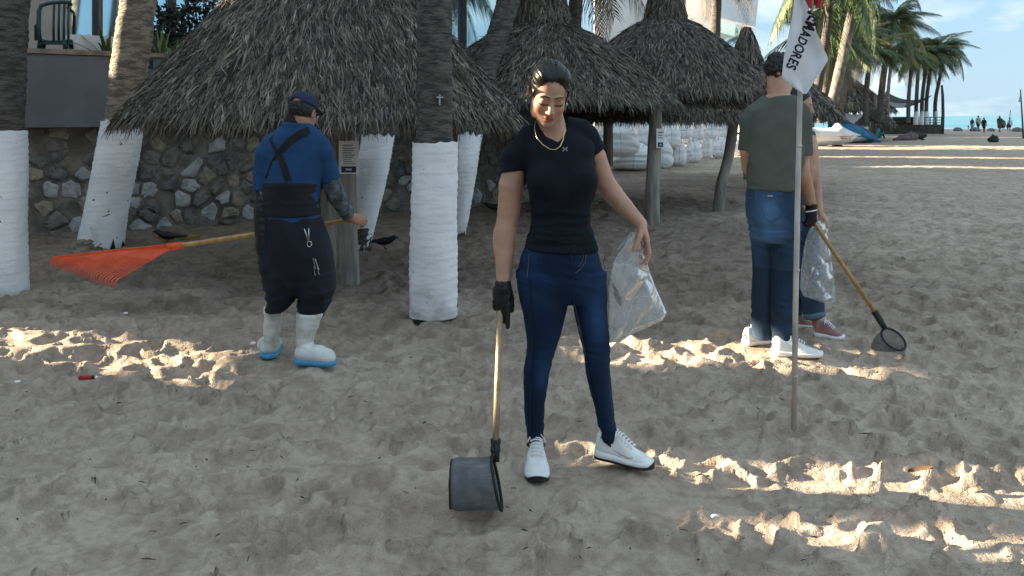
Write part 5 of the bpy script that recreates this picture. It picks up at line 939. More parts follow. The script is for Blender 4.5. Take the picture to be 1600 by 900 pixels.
# ============================== man in green t-shirt
def green_man():
    D = 4.95
    def W(px, py, dy=0): return P(px, py, D + dy)
    t = thing('person', (W(1210, 0).x, D, 0), 'man in green t-shirt, blue jeans and white trainers turned away behind the flag pole', 'person')
    hc = np.array(W(1219, 118, .03)); R = rotm(rad(12), rad(180 - 55), 0); H = Head(hc, R, 1.0)
    S = Sdf((1.33, 4.52, .06), (1.98, 5.4, 1.82), .0062); H.build(S, False); S.chain([H.p(0, .02, -.05), W(1217, 148, .0), W(1215, 165, 0)], [.060, .062, .09], .03)
    S.zl([(150, 1195, 1240, .07), (175, 1180, 1255, .09), (240, 1180, 1250, .12), (300, 1180, 1245, .11)], D, .03); S.chain([W(1195, 300, .03), W(1192, 420, .06), W(1192, 530, .06)], [.06, .04, .03], .03); S.chain([W(1226, 300), W(1226, 420, -.02), W(1224, 535, -.03)], [.06, .04, .03], .03)
    S.chain([W(1246, 186), W(1250, 240, .0), W(1253, 272), W(1262, 300, .06), W(1268, 322, .08)], [.055, .052, .047, .040, .031], .02); S.chain([W(1176, 190), W(1169, 238, .04), W(1170, 262, .10), W(1190, 300, .28)], [.055, .047, .043, .035], .02)
    gl = (W(1267, 322, .08), Vector((.02, -.05, -1)), Vector((-.2, .6, 0)), Vector((.6, .6, 0)), [(.6, .9, .7)] * 4, 1.0, (.5, .9)); hand(S, *gl, grow=-.002)
    sdf_obj(S, 'body', M_skin, t, 2, None, lambda V: H.paint(V, False))
    S = Sdf((1.70, 4.8, .70), (1.96, 5.3, .93), .0045); hand(S, *gl, grow=.0025); S.chain([W(1268, 317, .078), W(1267, 335, .08)], [.036, .034], .01); S.plane(W(1267, 318, .08), (0, 0, 1)); sdf_obj(S, 'glove', M_glove, t, 1)
    b = MB(); b.tube([W(1259, 331, .045), W(1268, 330, .037), W(1277, 328, .05)], .004, 6); b.build('wrist_band', M_lace, t)
    S = Sdf(hc - .17, hc + .17, .0048); H.e(S, (0, .014, .045), (.085, .104, .092), 0); S.plane(H.p(0, -.07, .07), R @ np.array([0, -.8, -.55])); S.plane(H.p(0, .06, -.045), R @ np.array([0, .0, -1])); sdf_obj(S, 'hair', M_curl, t, 1, lambda V: .010 * vnoise(V * 55, 3) + .006 * vnoise(V * 110, 5))
    M_green = mat('green_tee_fabric', (.105, .115, .096), .9, .12, 5, .25, 180, spec=.15, bdist=.004)
    S = Sdf((1.32, 4.55, .95), (1.95, 5.3, 1.58), .0062)
    S.zl([(150, 1197, 1240, .075), (157, 1188, 1248, .09), (170, 1173, 1258, .11), (190, 1166, 1262, .13), (220, 1167, 1258, .14), (255, 1169, 1252, .145), (280, 1169, 1248, .14), (297, 1169, 1247, .135)], D, .02, p=2.2)
    S.chain([W(1195, 163), W(1180, 178, .01), W(1173, 192, .02)], [.05, .065, .07], .03); S.cone(W(1174, 190, .02), W(1169, 240, .06), .07, .066, .02); S.chain([W(1236, 162), W(1248, 178), W(1249, 195)], [.05, .066, .072], .03); S.cone(W(1249, 192), W(1251, 246, .0), .072, .068, .02)
    S.plane(W(1250, 243), (.1, 0, -1), *PB(D, 1252, 1290, 215, 285)); S.cone(W(1218, 132), W(1216, 155), .063, .063, .005, 'sub'); S.plane(W(1210, 296), (0, 0, -1)); S.plane(W(1167, 238, .05), (-.3, 0, -1), *PB(D, 1130, 1168, 220, 285))
    def dsp(V): z = V[:, 2]; return .0045 * foldnoise(V + .35 * z[:, None] * np.array([-1, 0, 0]), 9, 9, 4, 3) + .006 * np.exp(-((z - 1.0) / .05)**2) * foldnoise(V, 4, 4, 22, 7)
    sdf_obj(S, 't_shirt', M_green, t, 2, dsp)
    S = Sdf((1.36, 4.55, .05), (1.86, 5.35, 1.04), .0062); M_j2 = mat('blue_denim', (.032, .066, .120), .85, .2, 7, .3, 240, stretch=(1, 1, .3), spec=.2, attr=True, bdist=.004)
    S.zl([(288, 1169, 1243, .128), (305, 1167, 1244, .135), (330, 1167, 1247, .15), (355, 1172, 1249, .15), (375, 1175, 1249, .13)], D, .02, p=2.2)
    S.zl([(350, 1171, 1212, .12, .06), (380, 1175, 1209, .105, .06), (420, 1177, 1206, .09, .06), (470, 1176, 1205, .08, .06), (510, 1177, 1204, .075, .06), (527, 1178, 1204, .075, .06)], D, .02); S.zl([(350, 1196, 1249, .125, -.02), (380, 1203, 1249, .11, -.02), (420, 1206, 1247, .095, -.02), (470, 1206, 1242, .085, -.03), (515, 1206, 1238, .08, -.03), (535, 1207, 1237, .08, -.03)], D, .015)
    V, Q = S.verts(1); z = V[:, 2]; lo = np.exp(-((z - .18) / .16)**2); mid = np.exp(-((z - .72) / .10)**2)
    f1 = foldnoise(V + .25 * V[:, :1], 4, 4, 22, 4); dd = .008 * lo * f1 + .006 * mid * foldnoise(V, 4, 4, 24, 6) + .002 * foldnoise(V, 8, 8, 14, 5)
    fade = np.exp(-((z - .84) / .12)**2) * np.clip(1 - np.abs(V[:, 0] - W(1188, 0).x) / .11, 0, 1) + .8 * np.exp(-((z - .70) / .05)**2) * np.clip(1 - np.abs(V[:, 0] - W(1195, 0).x) / .12, 0, 1)
    sh = np.clip(.85 + 1.6 * fade + .3 * mid * f1 - .25 * (z < .5), .4, 4); V2 = V + vnorm(V, Q) * dd[:, None]
    jn = mesh_np('jeans', V2, Q, M_j2, True, t, np.stack([sh, sh, sh], 1))
    def bk(px, py, lift=.002):
        p = W(px, py); m = (np.abs(V2[:, 2] - p.z) < .015) & (np.abs(V2[:, 0] - p.x) < .015); y = V2[m, 1].min() if m.any() else D - .14; return Vector(((px - 800) / F * y, y - lift, CAMH - (py - HOR) / F * y))
    pk = MB(); pp = [(1187, 308), (1222, 303), (1220, 338), (1205, 347), (1194, 340)]; 
    for i in range(5):
        a, c2 = pp[i], pp[(i + 1) % 5]; pk.tube([bk(a[0] + (c2[0] - a[0]) * k / 5, a[1] + (c2[1] - a[1]) * k / 5) for k in range(6)], .0022, 4)
    pk.tube([bk(1181, 296), bk(1181, 315), bk(1183, 335), bk(1190, 352)], .003, 4); pk.tube([bk(1168.5, 309), bk(1172, 310), bk(1176, 309)], .0022, 4)
    pk.build('pocket_seam', mat('seam_blue', (.05, .09, .16), .9, .1), jn)
    lb = MB(); lb.box(bk(1203, 306, .004), (.03, .004, .009)); lb.build('pocket_badge', M_steel, jn)
    shoe(t, (W(1173, 0).x, 5.08, .0), (W(1222, 0).x, 5.16, .0), .10, .105, mo=None); shoe(t, (P(1206, 0, 4.88).x, 4.88, .0), (P(1284, 0, 4.84).x, 4.84, .0), .102, .108, mo=None)
    return t
green_man()
# ============================== second person behind the man in green
def teal_person():
    D = 5.40
    def W(px, py, dy=0): return P(px, py, D + dy)
    t = thing('person', (W(1256, 0).x, D, 0), 'person in teal t-shirt, rolled jeans and pink shoes mostly hidden behind the man in green', 'person')
    hc = np.array(W(1247, 163, .06)); R = rotm(rad(10), rad(70), 0); H = Head(hc, R, .95)
    S = Sdf((1.6, 5.1, .03), (2.16, 5.8, 1.63), .0068); H.build(S, True); S.chain([H.p(0, .02, -.05), W(1248, 192), W(1248, 205)], [.05, .05, .07], .03)
    S.zl([(195, 1230, 1266, .06), (215, 1224, 1274, .09), (300, 1228, 1270, .10), (330, 1228, 1272, .10)], D, .03); S.chain([W(1240, 320, .05), W(1240, 420, .08), W(1238, 500, .1)], [.06, .04, .03], .03); S.chain([W(1256, 320), W(1264, 420), W(1274, 492, -.05), W(1277, 510, -.06)], [.06, .045, .032, .03], .03)
    S.chain([W(1261, 208), W(1267, 232, -.02), W(1272, 258, -.02), W(1276, 300, -.06), W(1280, 330, -.12)], [.042, .040, .038, .033, .025], .02)
    hand(S, W(1280, 330, -.12), Vector((.55, -.2, -.8)), Vector((-.4, .3, -.4)), Vector((-.3, -.8, .2)), [(.5, .8, .6)] * 4, .92, (.5, .8))
    sdf_obj(S, 'body', M_skin, t, 2, None, lambda V: H.paint(V, True))
    S = Sdf(hc - .16, hc + .17, .006); H.e(S, (0, .016, .036), (.080, .10, .092), 0); S.plane(H.p(0, -.07, .066), R @ np.array([0, -.72, -.70])); H.e(S, (0, .11, .02), (.04, .04, .04), .02); sdf_obj(S, 'hair', M_hair, t, 1)
    S = Sdf((1.6, 5.1, .84), (2.14, 5.75, 1.4), .0068); S.zl([(194, 1232, 1262, .07), (206, 1222, 1268, .09), (240, 1222, 1268, .11), (290, 1226, 1266, .115), (318, 1226, 1267, .115)], D, .02); S.chain([W(1254, 203), W(1262, 212, -.01), W(1267, 238, -.02)], [.04, .046, .047], .02); S.plane(W(1274, 234), (.1, 0, -1), *PB(D, 1271, 1310, 215, 270)); S.cone(W(1247, 185), W(1248, 197), .054, .054, .005, 'sub')
    sdf_obj(S, 't_shirt', mat('teal_tee_fabric', (.035, .085, .085), .9, .15, 6), t, 2, lambda V: .004 * foldnoise(V, 9, 9, 6, 3))
    S = Sdf((1.6, 5.1, .05), (2.14, 5.75, .92), .0068); S.zl([(312, 1226, 1272, .115), (345, 1224, 1275, .125), (375, 1225, 1274, .11)], D, .02); S.chain([W(1240, 360, .05), W(1240, 430, .08), W(1238, 492, .1)], [.095, .075, .065], .02); S.chain([W(1256, 360), W(1263, 420, -.02), W(1272, 488, -.05)], [.095, .078, .066], .02); S.plane(W(1270, 493), (.2, 0, -1)); sdf_obj(S, 'jeans', mat('denim_blue', (.03, .07, .13), .85, .2, 7, .3, 200), t, 2, lambda V: .004 * foldnoise(V, 5, 5, 16, 3))
    b = MB(); b.tube([W(1271, 486, -.05), W(1273.5, 495, -.052)], [.071, .070], 16); b.build('jean_cuff', mat('cuff_pale', (.12, .20, .28), .85, .1), t, True)
    mp_ = mat('pink_shoe_fabric', (.30, .165, .16), .8, .15, 20, .3, 200); shoe(t, (P(1273, 0, 5.28).x, 5.28, .0), (P(1319, 0, 5.2).x, 5.2, .0), .092, .098, mu=mp_, mo=None); shoe(t, (P(1232, 0, 5.5).x, 5.5, 0), (P(1275, 0, 5.5).x, 5.5, 0), .092, .098, mu=mp_, mo=None)
teal_person()
# ------------------------------------------------------------------ skimmer net (woman)
M_wood = mat('handle_wood', (.33, .25, .16), .6, .2, 5, .2, 30, stretch=(6, 6, .6)); M_bamboo = mat('bamboo_wood', (.46, .28, .10), .5, .2, 5, .2, 30, stretch=(6, 6, .8))
M_net = net_mat('black_net', (.13, .138, .148), .0042, .54); M_netrim = mat('net_rim', (.014, .015, .017), .6, .2)
def net_surf(name, rings, parent, mat_):
    """rings: list of closed rings of points -> net with UVs in metres"""
    m = len(rings); n = len(rings[0]); V = [p for r in rings for p in r]; Fq = [(i*n + k, i*n + (k + 1) % n, (i+1)*n + (k + 1) % n, (i+1)*n + k) for i in range(m - 1) for k in range(n)]
    o = mesh_np(name, np.array(V), Fq, mat_, True, parent); uv = o.data.uv_layers.new(name='UVMap'); cum = [0]
    for i in range(m - 1): cum.append(cum[-1] + (Vector(rings[i + 1][0]) - Vector(rings[i][0])).length)
    per = sum((Vector(rings[0][k]) - Vector(rings[0][(k + 1) % n])).length for k in range(n))
    for p in o.data.polygons:
        f = Fq[p.index]; k0 = f[0] % n; i0 = f[0] // n; c = [(k0, i0), (k0 + 1, i0), (k0 + 1, i0 + 1), (k0, i0 + 1)]
        for li, (k, i) in zip(p.loop_indices, c): uv.data[li].uv = (k / n * per, cum[i])
    return o
def skimmer():
    top = P(781.5, 490, 3.275); d = 2.96; b0 = P(774.5, 690, 3.0); t = thing('skimmer_net', (P(740, 0, d).x, d, 0), 'skimmer with black mesh basket resting on the sand under the gloved hand', 'skimmer')
    b = MB(); b.tube([P(783, 462, 3.30), top, top.lerp(b0, .5), b0], .0128, 10); b.build('handle', M_wood, t, True)
    b = MB(); b.tube([b0.lerp(top, -.002), b0.lerp(top, -.06), P(774, 722, 2.97)], [.0165, .0165, .015], 10); b.build('grip_sleeve', M_black, t, True)
    for q in (.002, -.055): b = MB(); p = b0.lerp(top, q); b.tube([p + Vector((0, 0, .008)), p - Vector((0, 0, .008))], .0185, 12); b.build('collar', M_black, t, True)
    b = MB(); b.tube([P(772, 708, 2.965), P(767, 722, 2.96), P(766, 730, 2.96)], .004, 5); b.tube([P(773, 700, 2.965), P(770, 690, 2.96)], .003, 5); b.build('wire_loop', M_black, t, True)
    # basket: drum on its side, opening to the right
    cR = P(776, 767, d); cL = P(705, 768.5, d); r = 39.5 / F * d; ax = (cR - cL); rings = []; n = 44; rg = np.random.default_rng(2)
    cR.z = r + .001; cL.z = r * .98
    for i in range(15):
        u = i / 14; c = cR.lerp(cL, u); rr = r * (1 - .02 * math.sin(u * 3.1) - .10 * max(0, u - .86) ** 1.5 / .052); ring = []
        for k in range(n):
            a = 2 * math.pi * k / n; w_ = 1 + .018 * math.sin(a * 7 + .8 * u) * math.sin(u * 3.1) + .008 * math.sin(a * 13 + u * 4); ring.append(c + Vector((-.02 * math.sin(a) * (1 - u) + .012 * math.cos(a * 3) * u * 0, .88 * rr * w_ * math.cos(a), rr * w_ * math.sin(a))))
        rings.append(ring)
    for q in (.93, .8, .5, .1): rings.append([cL.lerp(Vector(p), q) + Vector((-.012 * (1 - q), 0, 0)) for p in rings[14]])
    net_surf('basket_mesh', rings, t, M_net)
    for k, i in enumerate((0, 14)):
        b = MB(); b.tube(rings[i] + [rings[i][0]], .0055 if i == 0 else .0038, 7, False); b.build('rim', M_netrim, t, True)
skimmer()
# ------------------------------------------------------------------ long net (man in green)
def long_net():
    a = P(1254, 322, 5.16); b0 = P(1370, 492, 5.0); e = P(1383, 514, 4.95); t = thing('landing_net', (P(1382, 0, 4.95).x, 4.95, 0), 'long handled round net with a wooden pole held by the man in green', 'net')
    b = MB(); b.tube([a, a.lerp(b0, .5), b0], [.013, .0135, .014], 10); b.build('handle', M_bamboo, t, True)
    b = MB(); b.tube([b0.lerp(a, .03), b0.lerp(e, .5), e], [.020, .020, .016], 10); b.build('grip_sleeve', M_black, t, True)
    c = P(1396, 530, 4.93); n = 40; u = (P(1410, 546, 4.88) - P(1382, 513, 4.98)); L = u.length / 2; u.normalize(); v = Vector((.62, .55, .30)); v = (v - u * v.dot(u)).normalized(); r2 = .070
    ring = [c + u * (L * math.cos(2*math.pi*k/n)) + v * (r2 * math.sin(2*math.pi*k/n)) for k in range(n)]
    b = MB(); b.tube(ring + [ring[0]], .0065, 7, False); b.build('hoop', M_netrim, t, True)
    tip = P(1366, 546, 4.93); tip.z = .028; rings = [ring]
    for q in (.3, .6, .82, .95): rings.append([Vector(p).lerp(tip, q) + (Vector(p) - c) * (.55 * q * (1 - q) + .30 * q) + Vector((0, 0, -.01 * q)) for p in ring])
    rings.append([tip + (Vector(p) - c) * .04 for p in ring]); rings = [[Vector((p.x, p.y, max(p.z, .012))) for p in r] for r in rings]
    net_surf('net_bag', rings, t, net_mat('black_net_open', (.02, .02, .022), .0075, .26))
long_net()
# ------------------------------------------------------------------ rake
def rake():
    A = P(548, 343.5, 5.0); Bn = P(272, 385, 5.0); M_or = mat('orange_plastic', (.66, .075, .022), .45, .12, 8, .1, 30, col2=(.78, .11, .035)); t = thing('leaf_rake', Bn, 'large orange plastic leaf rake carried level by the man in boots', 'rake')
    b = MB(); b.tube([P(556, 342, 5.0), A, A.lerp(Bn, .5), Bn, P(262, 386.5, 5.0)], .0145, 10); b.build('handle', M_bamboo, t, True)
    C1 = P(83, 404, 5.16); C2 = P(183, 437, 4.72); nt_ = 24
    b = MB(); b.tube([P(286, 383, 5.0), P(262, 386.5, 5.0)], [.022, .026], 10); b.build('socket', M_or, t, True)
    def pt(s, u):   # s along the neck->tip, u across
        e = C1.lerp(C2, u); p = Bn.lerp(e, s); n = (C1 - Bn).cross(C2 - Bn).normalized(); n = n if n.z > 0 else -n
        return p + n * (.020 * math.sin(math.pi * min(s, 1)) * (1 - (2*u - 1)**2) - .0 )
    nrm = (C1 - Bn).cross(C2 - Bn).normalized(); nrm = nrm if nrm.z > 0 else -nrm
    # solid plate near the neck, corrugated
    vs = []; ns, nu = 12, 49
    for sdz in (0, -.006):
        for i in range(ns):
            for j in range(nu):
                u = j / (nu - 1); smax = .44 + .22 * (1 - u) * (u < .9); s = .03 + (smax - .03) * i / (ns - 1); vs.append(pt(s, u) + nrm * (sdz + .005 * (j % 2) * min(1, i / 3)))
    off = ns * nu; fs = [(i*nu + j, i*nu + j + 1, (i+1)*nu + j + 1, (i+1)*nu + j) for i in range(ns - 1) for j in range(nu - 1)]; fs += [tuple(off + q for q in f[::-1]) for f in fs]
    for j in range(nu - 1): fs.append(((ns-1)*nu + j, (ns-1)*nu + j + 1, off + (ns-1)*nu + j + 1, off + (ns-1)*nu + j))
    for i in range(ns - 1):
        for j in (0, nu - 1): fs.append((i*nu + j, (i+1)*nu + j, off + (i+1)*nu + j, off + i*nu + j))
    MB().add(vs, fs).build('plate', M_or, t)
    # rim band: the far side frame seen edge-on along the top
    b = MB(); vs = []
    for s in np.linspace(.0, 1.0, 12):
        p = pt(s, 0); hgt = .012 + .032 * math.sin(math.pi * (s * .55 + .18)) * (1 - .55 * s); q = Vector((0, -.012, 0)); vs += [p + q - Vector((0, 0, hgt * .7)), p + q + Vector((0, 0, hgt * .5)), p - q + Vector((0, 0, hgt * .5)), p - q - Vector((0, 0, hgt * .7))]
    b.add(vs, [(4*i + k, 4*i + (k + 1) % 4, 4*i + 4 + (k + 1) % 4, 4*i + 4 + k) for i in range(11) for k in range(4)] + [(3, 2, 1, 0), (44, 45, 46, 47)]); b.build('side_frame', M_or, t)
    for j in range(nt_):
        u = j / (nt_ - 1); s0 = .43 + .22 * (1 - u) * (u < .9); tip = pt(1.0, u); dirv = (tip - Bn).normalized(); b = MB()
        b.tube([pt(s0, u), pt((s0 + 1) / 2, u), pt(.97, u), tip + Vector((0, 0, -.006)) + dirv * .012, tip + Vector((0, 0, -.022)) + dirv * .016, tip + Vector((0, 0, -.045)) + dirv * .010], [.0048, .0046, .0046, .0046, .0042, .003], 5); b.build('tine', M_or, t, True)
    b = MB(); b.tube([pt(.80, u) + nrm * .004 for u in np.linspace(0, 1, 14)], .0035, 5); b.build('cross_wire', M_or, t, True)
rake()
# ------------------------------------------------------------------ clear bags
M_bag = plastic_mat('clear_plastic', (.97, .98, .985), .27, .62); M_bag2 = plastic_mat('clear_plastic_blue', (.95, .97, .985), .27, .62)
def bag(name, label, outline, d, depth, material, seed, mouth=None, amp=.012):
    """outline rows: (py, pxL, pxR); a crumpled closed film with a front and a back sheet"""
    n, m = 46, 60; ys = np.array([r[0] for r in outline], float); Ls = np.array([r[1] for r in outline], float); Rs = np.array([r[2] for r in outline], float); V = []
    for sgn in (-1, 1):
        for i in range(m):
            v = i / (m - 1); y = ys[0] + (ys[-1] - ys[0]) * v; l = np.interp(y, ys, Ls); r = np.interp(y, ys, Rs)
            for j in range(n):
                u = j / (n - 1); px = l + (r - l) * u; bul = math.sin(math.pi * u) ** .6 * math.sin(math.pi * min(1, .10 + v * .9)) ** .5
                p = P(px, y, d); q = np.array([[p.x * 10 + p.z * 5, seed + sgn * 3.7, p.z * 5.5 - p.x * 7]]); q3 = np.array([[p.x * 19 - p.z * 9, seed + sgn * 9.1, p.z * 13 + p.x * 6]]); f = 1 - 2 * abs(vnoise(q)[0]) ** .8 + .55 * (1 - 2 * abs(vnoise(q3)[0]) ** .7)
                V.append((p.x, d + sgn * depth * bul + amp * f * min(1, 8 * u * (1 - u) + .2), p.z))
    fs = [(i*n + j, i*n + j + 1, (i+1)*n + j + 1, (i+1)*n + j) for i in range(m - 1) for j in range(n - 1)]; fs = fs + [tuple(m*n + q for q in f[::-1]) for f in fs]
    t = thing(name, P((Ls[-1] + Rs[-1]) / 2, ys[-1], d), label, 'plastic bag'); o = mesh_np('film', np.array(V), fs, material, True, t)
    b = MB(); yb = len(outline) - 1
    b.tube([Vector(V[(m - 1) * n + j]) for j in range(0, n, 3)], .0022, 5); b.build('bottom_seam', M_bagw, t, True)
    return t
M_bagw = mat('milky_plastic', (.75, .78, .8), .3, .05, alpha=.7)
def tilt(rows, shear): return rows
bag('plastic_bag', 'large clear plastic bag held open in the woman\'s bare hand', [(364, 985, 996), (375, 974, 1002), (390, 965, 1006), (410, 957, 1011), (430, 951, 1017), (455, 949, 1027), (478, 950, 1037), (490, 950.5, 1042), (500, 951, 1036), (512, 951.5, 1012), (524, 952, 985), (535, 953, 964)], 3.30, .05, M_bag, 1, amp=.020)
bag('plastic_bag', 'clear plastic bag hanging beside the pole, held by the person in teal', [(345, 1276, 1294), (352, 1268, 1297), (365, 1262, 1293), (390, 1256, 1297), (420, 1252, 1301), (450, 1250, 1305), (463, 1256, 1306), (472, 1284, 1306)], 5.24, .05, M_bag2, 9, amp=.02)
# ------------------------------------------------------------------ flag pole and flag
def flag():
    d = 3.755; M_pole = mat('weathered_pole', (.48, .46, .42), .6, .25, 6, .3, 22, stretch=(2, 2, .6), bdist=.004); b0 = P(1240.5, 672, d); t = thing('flag_pole', (b0.x, d, 0), 'thin weathered flag pole standing in the sand in front of the men', 'flag pole')
    b = MB(); b.tube([b0, P(1243, 480, d), P(1246.5, 300, d), P(1250, 150, d), P(1254, 0, d), P(1257, -120, d), P(1260, -230, d)], [.0125, .0128, .0125, .012, .0118, .011, .010], 12); b.build('pole', M_pole, t, True)
    for y in (230, 424, 590): b = MB(); p = P(1240.5 + (672 - y) * .018, y, d); b.tube([p, p + Vector((.0004, 0, .012))], .0137, 12); b.build('pole_joint', M_pole, t, True)
    rows = [(-44, 1241, 1245), (-20, 1239, 1247), (0, 1236.5, 1252), (25, 1233, 1262), (53, 1228, 1271), (75, 1224, 1281), (85, 1221.5, 1286), (94, 1220, 1289), (108, 1218.5, 1281), (122, 1218, 1272), (131, 1229, 1266), (140, 1240, 1260.5), (147, 1249.5, 1256)]
    ys, Ls, Rs = (np.array([r[i] for r in rows], float) for i in range(3)); n, m = 40, 60
    def fd(px, py):
        l = np.interp(py, ys, Ls); r = np.interp(py, ys, Rs); u = (px - l) / (r - l + 1e-6); top = np.clip(1 - (py + 40) / 190, 0, 1)
        return d - .030 - .014 * np.sin(u * 6.5 + .6) * (.35 + .65 * np.sin(np.clip((py + 44) / 150, 0, 1) * 2.6)) - .010 * np.sin(u * 13 + py * .03) * top - .003 * math.sin(px * .3 + py * .12)
    V = []
    for k in (0, .0015):
        for i in range(m):
            y = -44 + 191 * i / (m - 1); l = np.interp(y, ys, Ls); r = np.interp(y, ys, Rs)
            for j in range(n): px = l + (r - l) * j / (n - 1); dd = fd(px, y); p = P(px, y, d); V.append((p.x, dd + k, p.z))
    fs = [(i*n + j, i*n + j + 1, (i+1)*n + j + 1, (i+1)*n + j) for i in range(m - 1) for j in range(n - 1)]; fs = fs + [tuple(m*n + q for q in f[::-1]) for f in fs]
    M_flag = mat('white_flag_cloth', (.74, .74, .77), .85, .05, 6, .15, 200, bdist=.002); fl = thing('flag', P(1250, 147, d), 'white hanging beach flag with dark lettering on the near pole', 'flag')
    mesh_np('cloth', np.array(V), fs, M_flag, True, fl)
    b = MB(); b.tube([Vector(P(Rs[k] - 2.2 + (Rs[k] * 0), ys[k] - (2 if k < 8 else 3.2), d)).to_tuple()[:1] + (fd(Rs[k] - 2.2, ys[k]) - .001, P(0, ys[k] - (2 if k < 8 else 3.2), d).z) for k in range(7, 13)], .0010, 4); b.build('hem', M_flag, fl, True)
    M_ink = mat('navy_ink', (.012, .013, .022), .8, .1); txt = "JEMADORES"; org = np.array([1263.5, 20.0]); xd = np.array([-40.5, 86.0]); Lt = np.linalg.norm(xd); xd /= Lt; ud = np.array([-xd[1] * -1, xd[0] * 1]); ud = np.array([xd[1], -xd[0]])
    cur = 0; W_ = []; ms = []
    for ch in txt:
        cu = bpy.data.curves.new('glyph', 'FONT'); cu.body = ch; cu.size = 1; cu.offset = .03; ob = bpy.data.objects.new('glyph', cu); COL.objects.link(ob); bpy.context.view_layer.update()
        me = bpy.data.meshes.new_from_object(ob.evaluated_get(bpy.context.evaluated_depsgraph_get())); bpy.data.objects.remove(ob); ms.append(me); xs = [v.co.x for v in me.vertices]; W_.append((min(xs), max(xs)))
    tot = sum(bb - a + .06 for a, bb in W_); sx = Lt / tot; sy = 22
    for ch, me, (a, bb) in zip(txt, ms, W_):
        bm_ = []
        import bmesh
        B = bmesh.new(); B.from_mesh(me); bmesh.ops.subdivide_edges(B, edges=[e for e in B.edges if e.calc_length() > .25], cuts=2); bmesh.ops.triangulate(B, faces=B.faces); 
        for v in B.verts:
            q = org + xd * ((v.co.x - a + cur) * sx) + ud * (v.co.y * sy); p = P(q[0], q[1], d); v.co = Vector((p.x, fd(q[0], q[1]) - .0016, p.z)) - ORG[fl.name]
        cur += bb - a + .06; me2 = bpy.data.meshes.new('letter'); B.to_mesh(me2); B.free(); me2.materials.append(M_ink); o = bpy.data.objects.new('letter', me2); COL.objects.link(o); o.parent = fl; bpy.data.meshes.remove(me)
    # red pennant on a thinner pole right behind
    d2 = 4.3; t2 = thing('flag', P(1268, 16, d2), 'red cloth flag at the top edge just behind the white one', 'flag'); V = []
    for k in (0, .002):
        for i in range(14):
            for j in range(20):
                u = j / 19; v = i / 13; px = 1256 + 31 * u; y = -40 + (52 + 5 * math.sin(u * 9) - 6 * abs(u - .6)) * v; p = P(px, y, d2); V.append((p.x, d2 + k + .02 * math.sin(u * 12 + v * 2), p.z))
    fs = [(i*20 + j, i*20 + j + 1, (i+1)*20 + j + 1, (i+1)*20 + j) for i in range(13) for j in range(19)]; fs = fs + [tuple(280 + q for q in f[::-1]) for f in fs]; mesh_np('cloth', np.array(V), fs, mat('red_cloth', (.45, .03, .05), .8, .12), True, t2)
    b = MB(); b.tube([P(1234, 70, d2), P(1240, 0, d2), P(1242, -80, d2)], .006, 6); b.build('stick', M_wood, t2, True); b = MB(); b.tube([P(1266, 34, d2), P(1269, 10, d2), P(1270, -60, d2)], .008, 6); b.build('stick', M_wood, t2, True)
flag()
# ------------------------------------------------------------------ notices
M_paper = mat('paper', (.84, .86, .88), .6, .04, 8); M_navy = mat('navy_print', (.02, .04, .10), .6, .05); M_grp = mat('grey_print_lines', (.10, .11, .13), .7, .05)
def notice(label, x0, x1, y0, y1, d, lines, block, tiltx=0):
    t = thing('notice', P((x0 + x1) / 2, y1, d), label, 'notice'); s = d / F
    def rect(xa, xb, ya, yb, th, off): b = MB(); a = P(xa, ya, d - off); c = P(xb, yb, d - off); a = Vector(((xa - 800) * s, d - off, CAMH - (ya - HOR) * s)); c = Vector(((xb - 800) * s, d - off, CAMH - (yb - HOR) * s)); b.box((a + c) / 2, (abs(c.x - a.x), th, abs(a.z - c.z))); return b
    sh = rect(x0, x1, y0, y1, .004, 0).build('sheet', M_paper, t)
    for (xa, xb, ya, yb) in lines: rect(xa, xb, ya, yb, .002, .0035).build('text_line', M_grp, t)
    if block: 
        rect(*block, .003, .004).build('colour_block', M_navy, t); xa, xb, ya, yb = block; w_ = xb - xa
        for k in range(4): rect(xa + w_ * (.3 + .11 * k), xa + w_ * (.37 + .11 * k), ya + (yb - ya) * .35, yb - (yb - ya) * .35, .002, .0065).build('text_line', M_paper, t)
notice('white notice sheet with a dark blue block nailed to the front palapa post', 529.5, 560.5, 220, 271.5, PD - .10, [(536, 551, 226.4, 227.8)] + [(535.5, 554 - (i % 3) * 2.5, 231 + i * 3.6, 232.2 + i * 3.6) for i in range(5)] + [(536, 549, 249, 250), (536, 551, 252, 253), (536, 555, 255.4, 256.4)], (533.5, 556.5, 260, 269.5))
notice('small white notice with a dark photo on the post behind the sacks', 1025.5, 1038, 201, 231, q2 - .12, [(1028, 1036, 206, 207.5), (1028, 1035, 211, 212), (1028, 1036, 215, 216)], (1028, 1036, 222.5, 229.5))
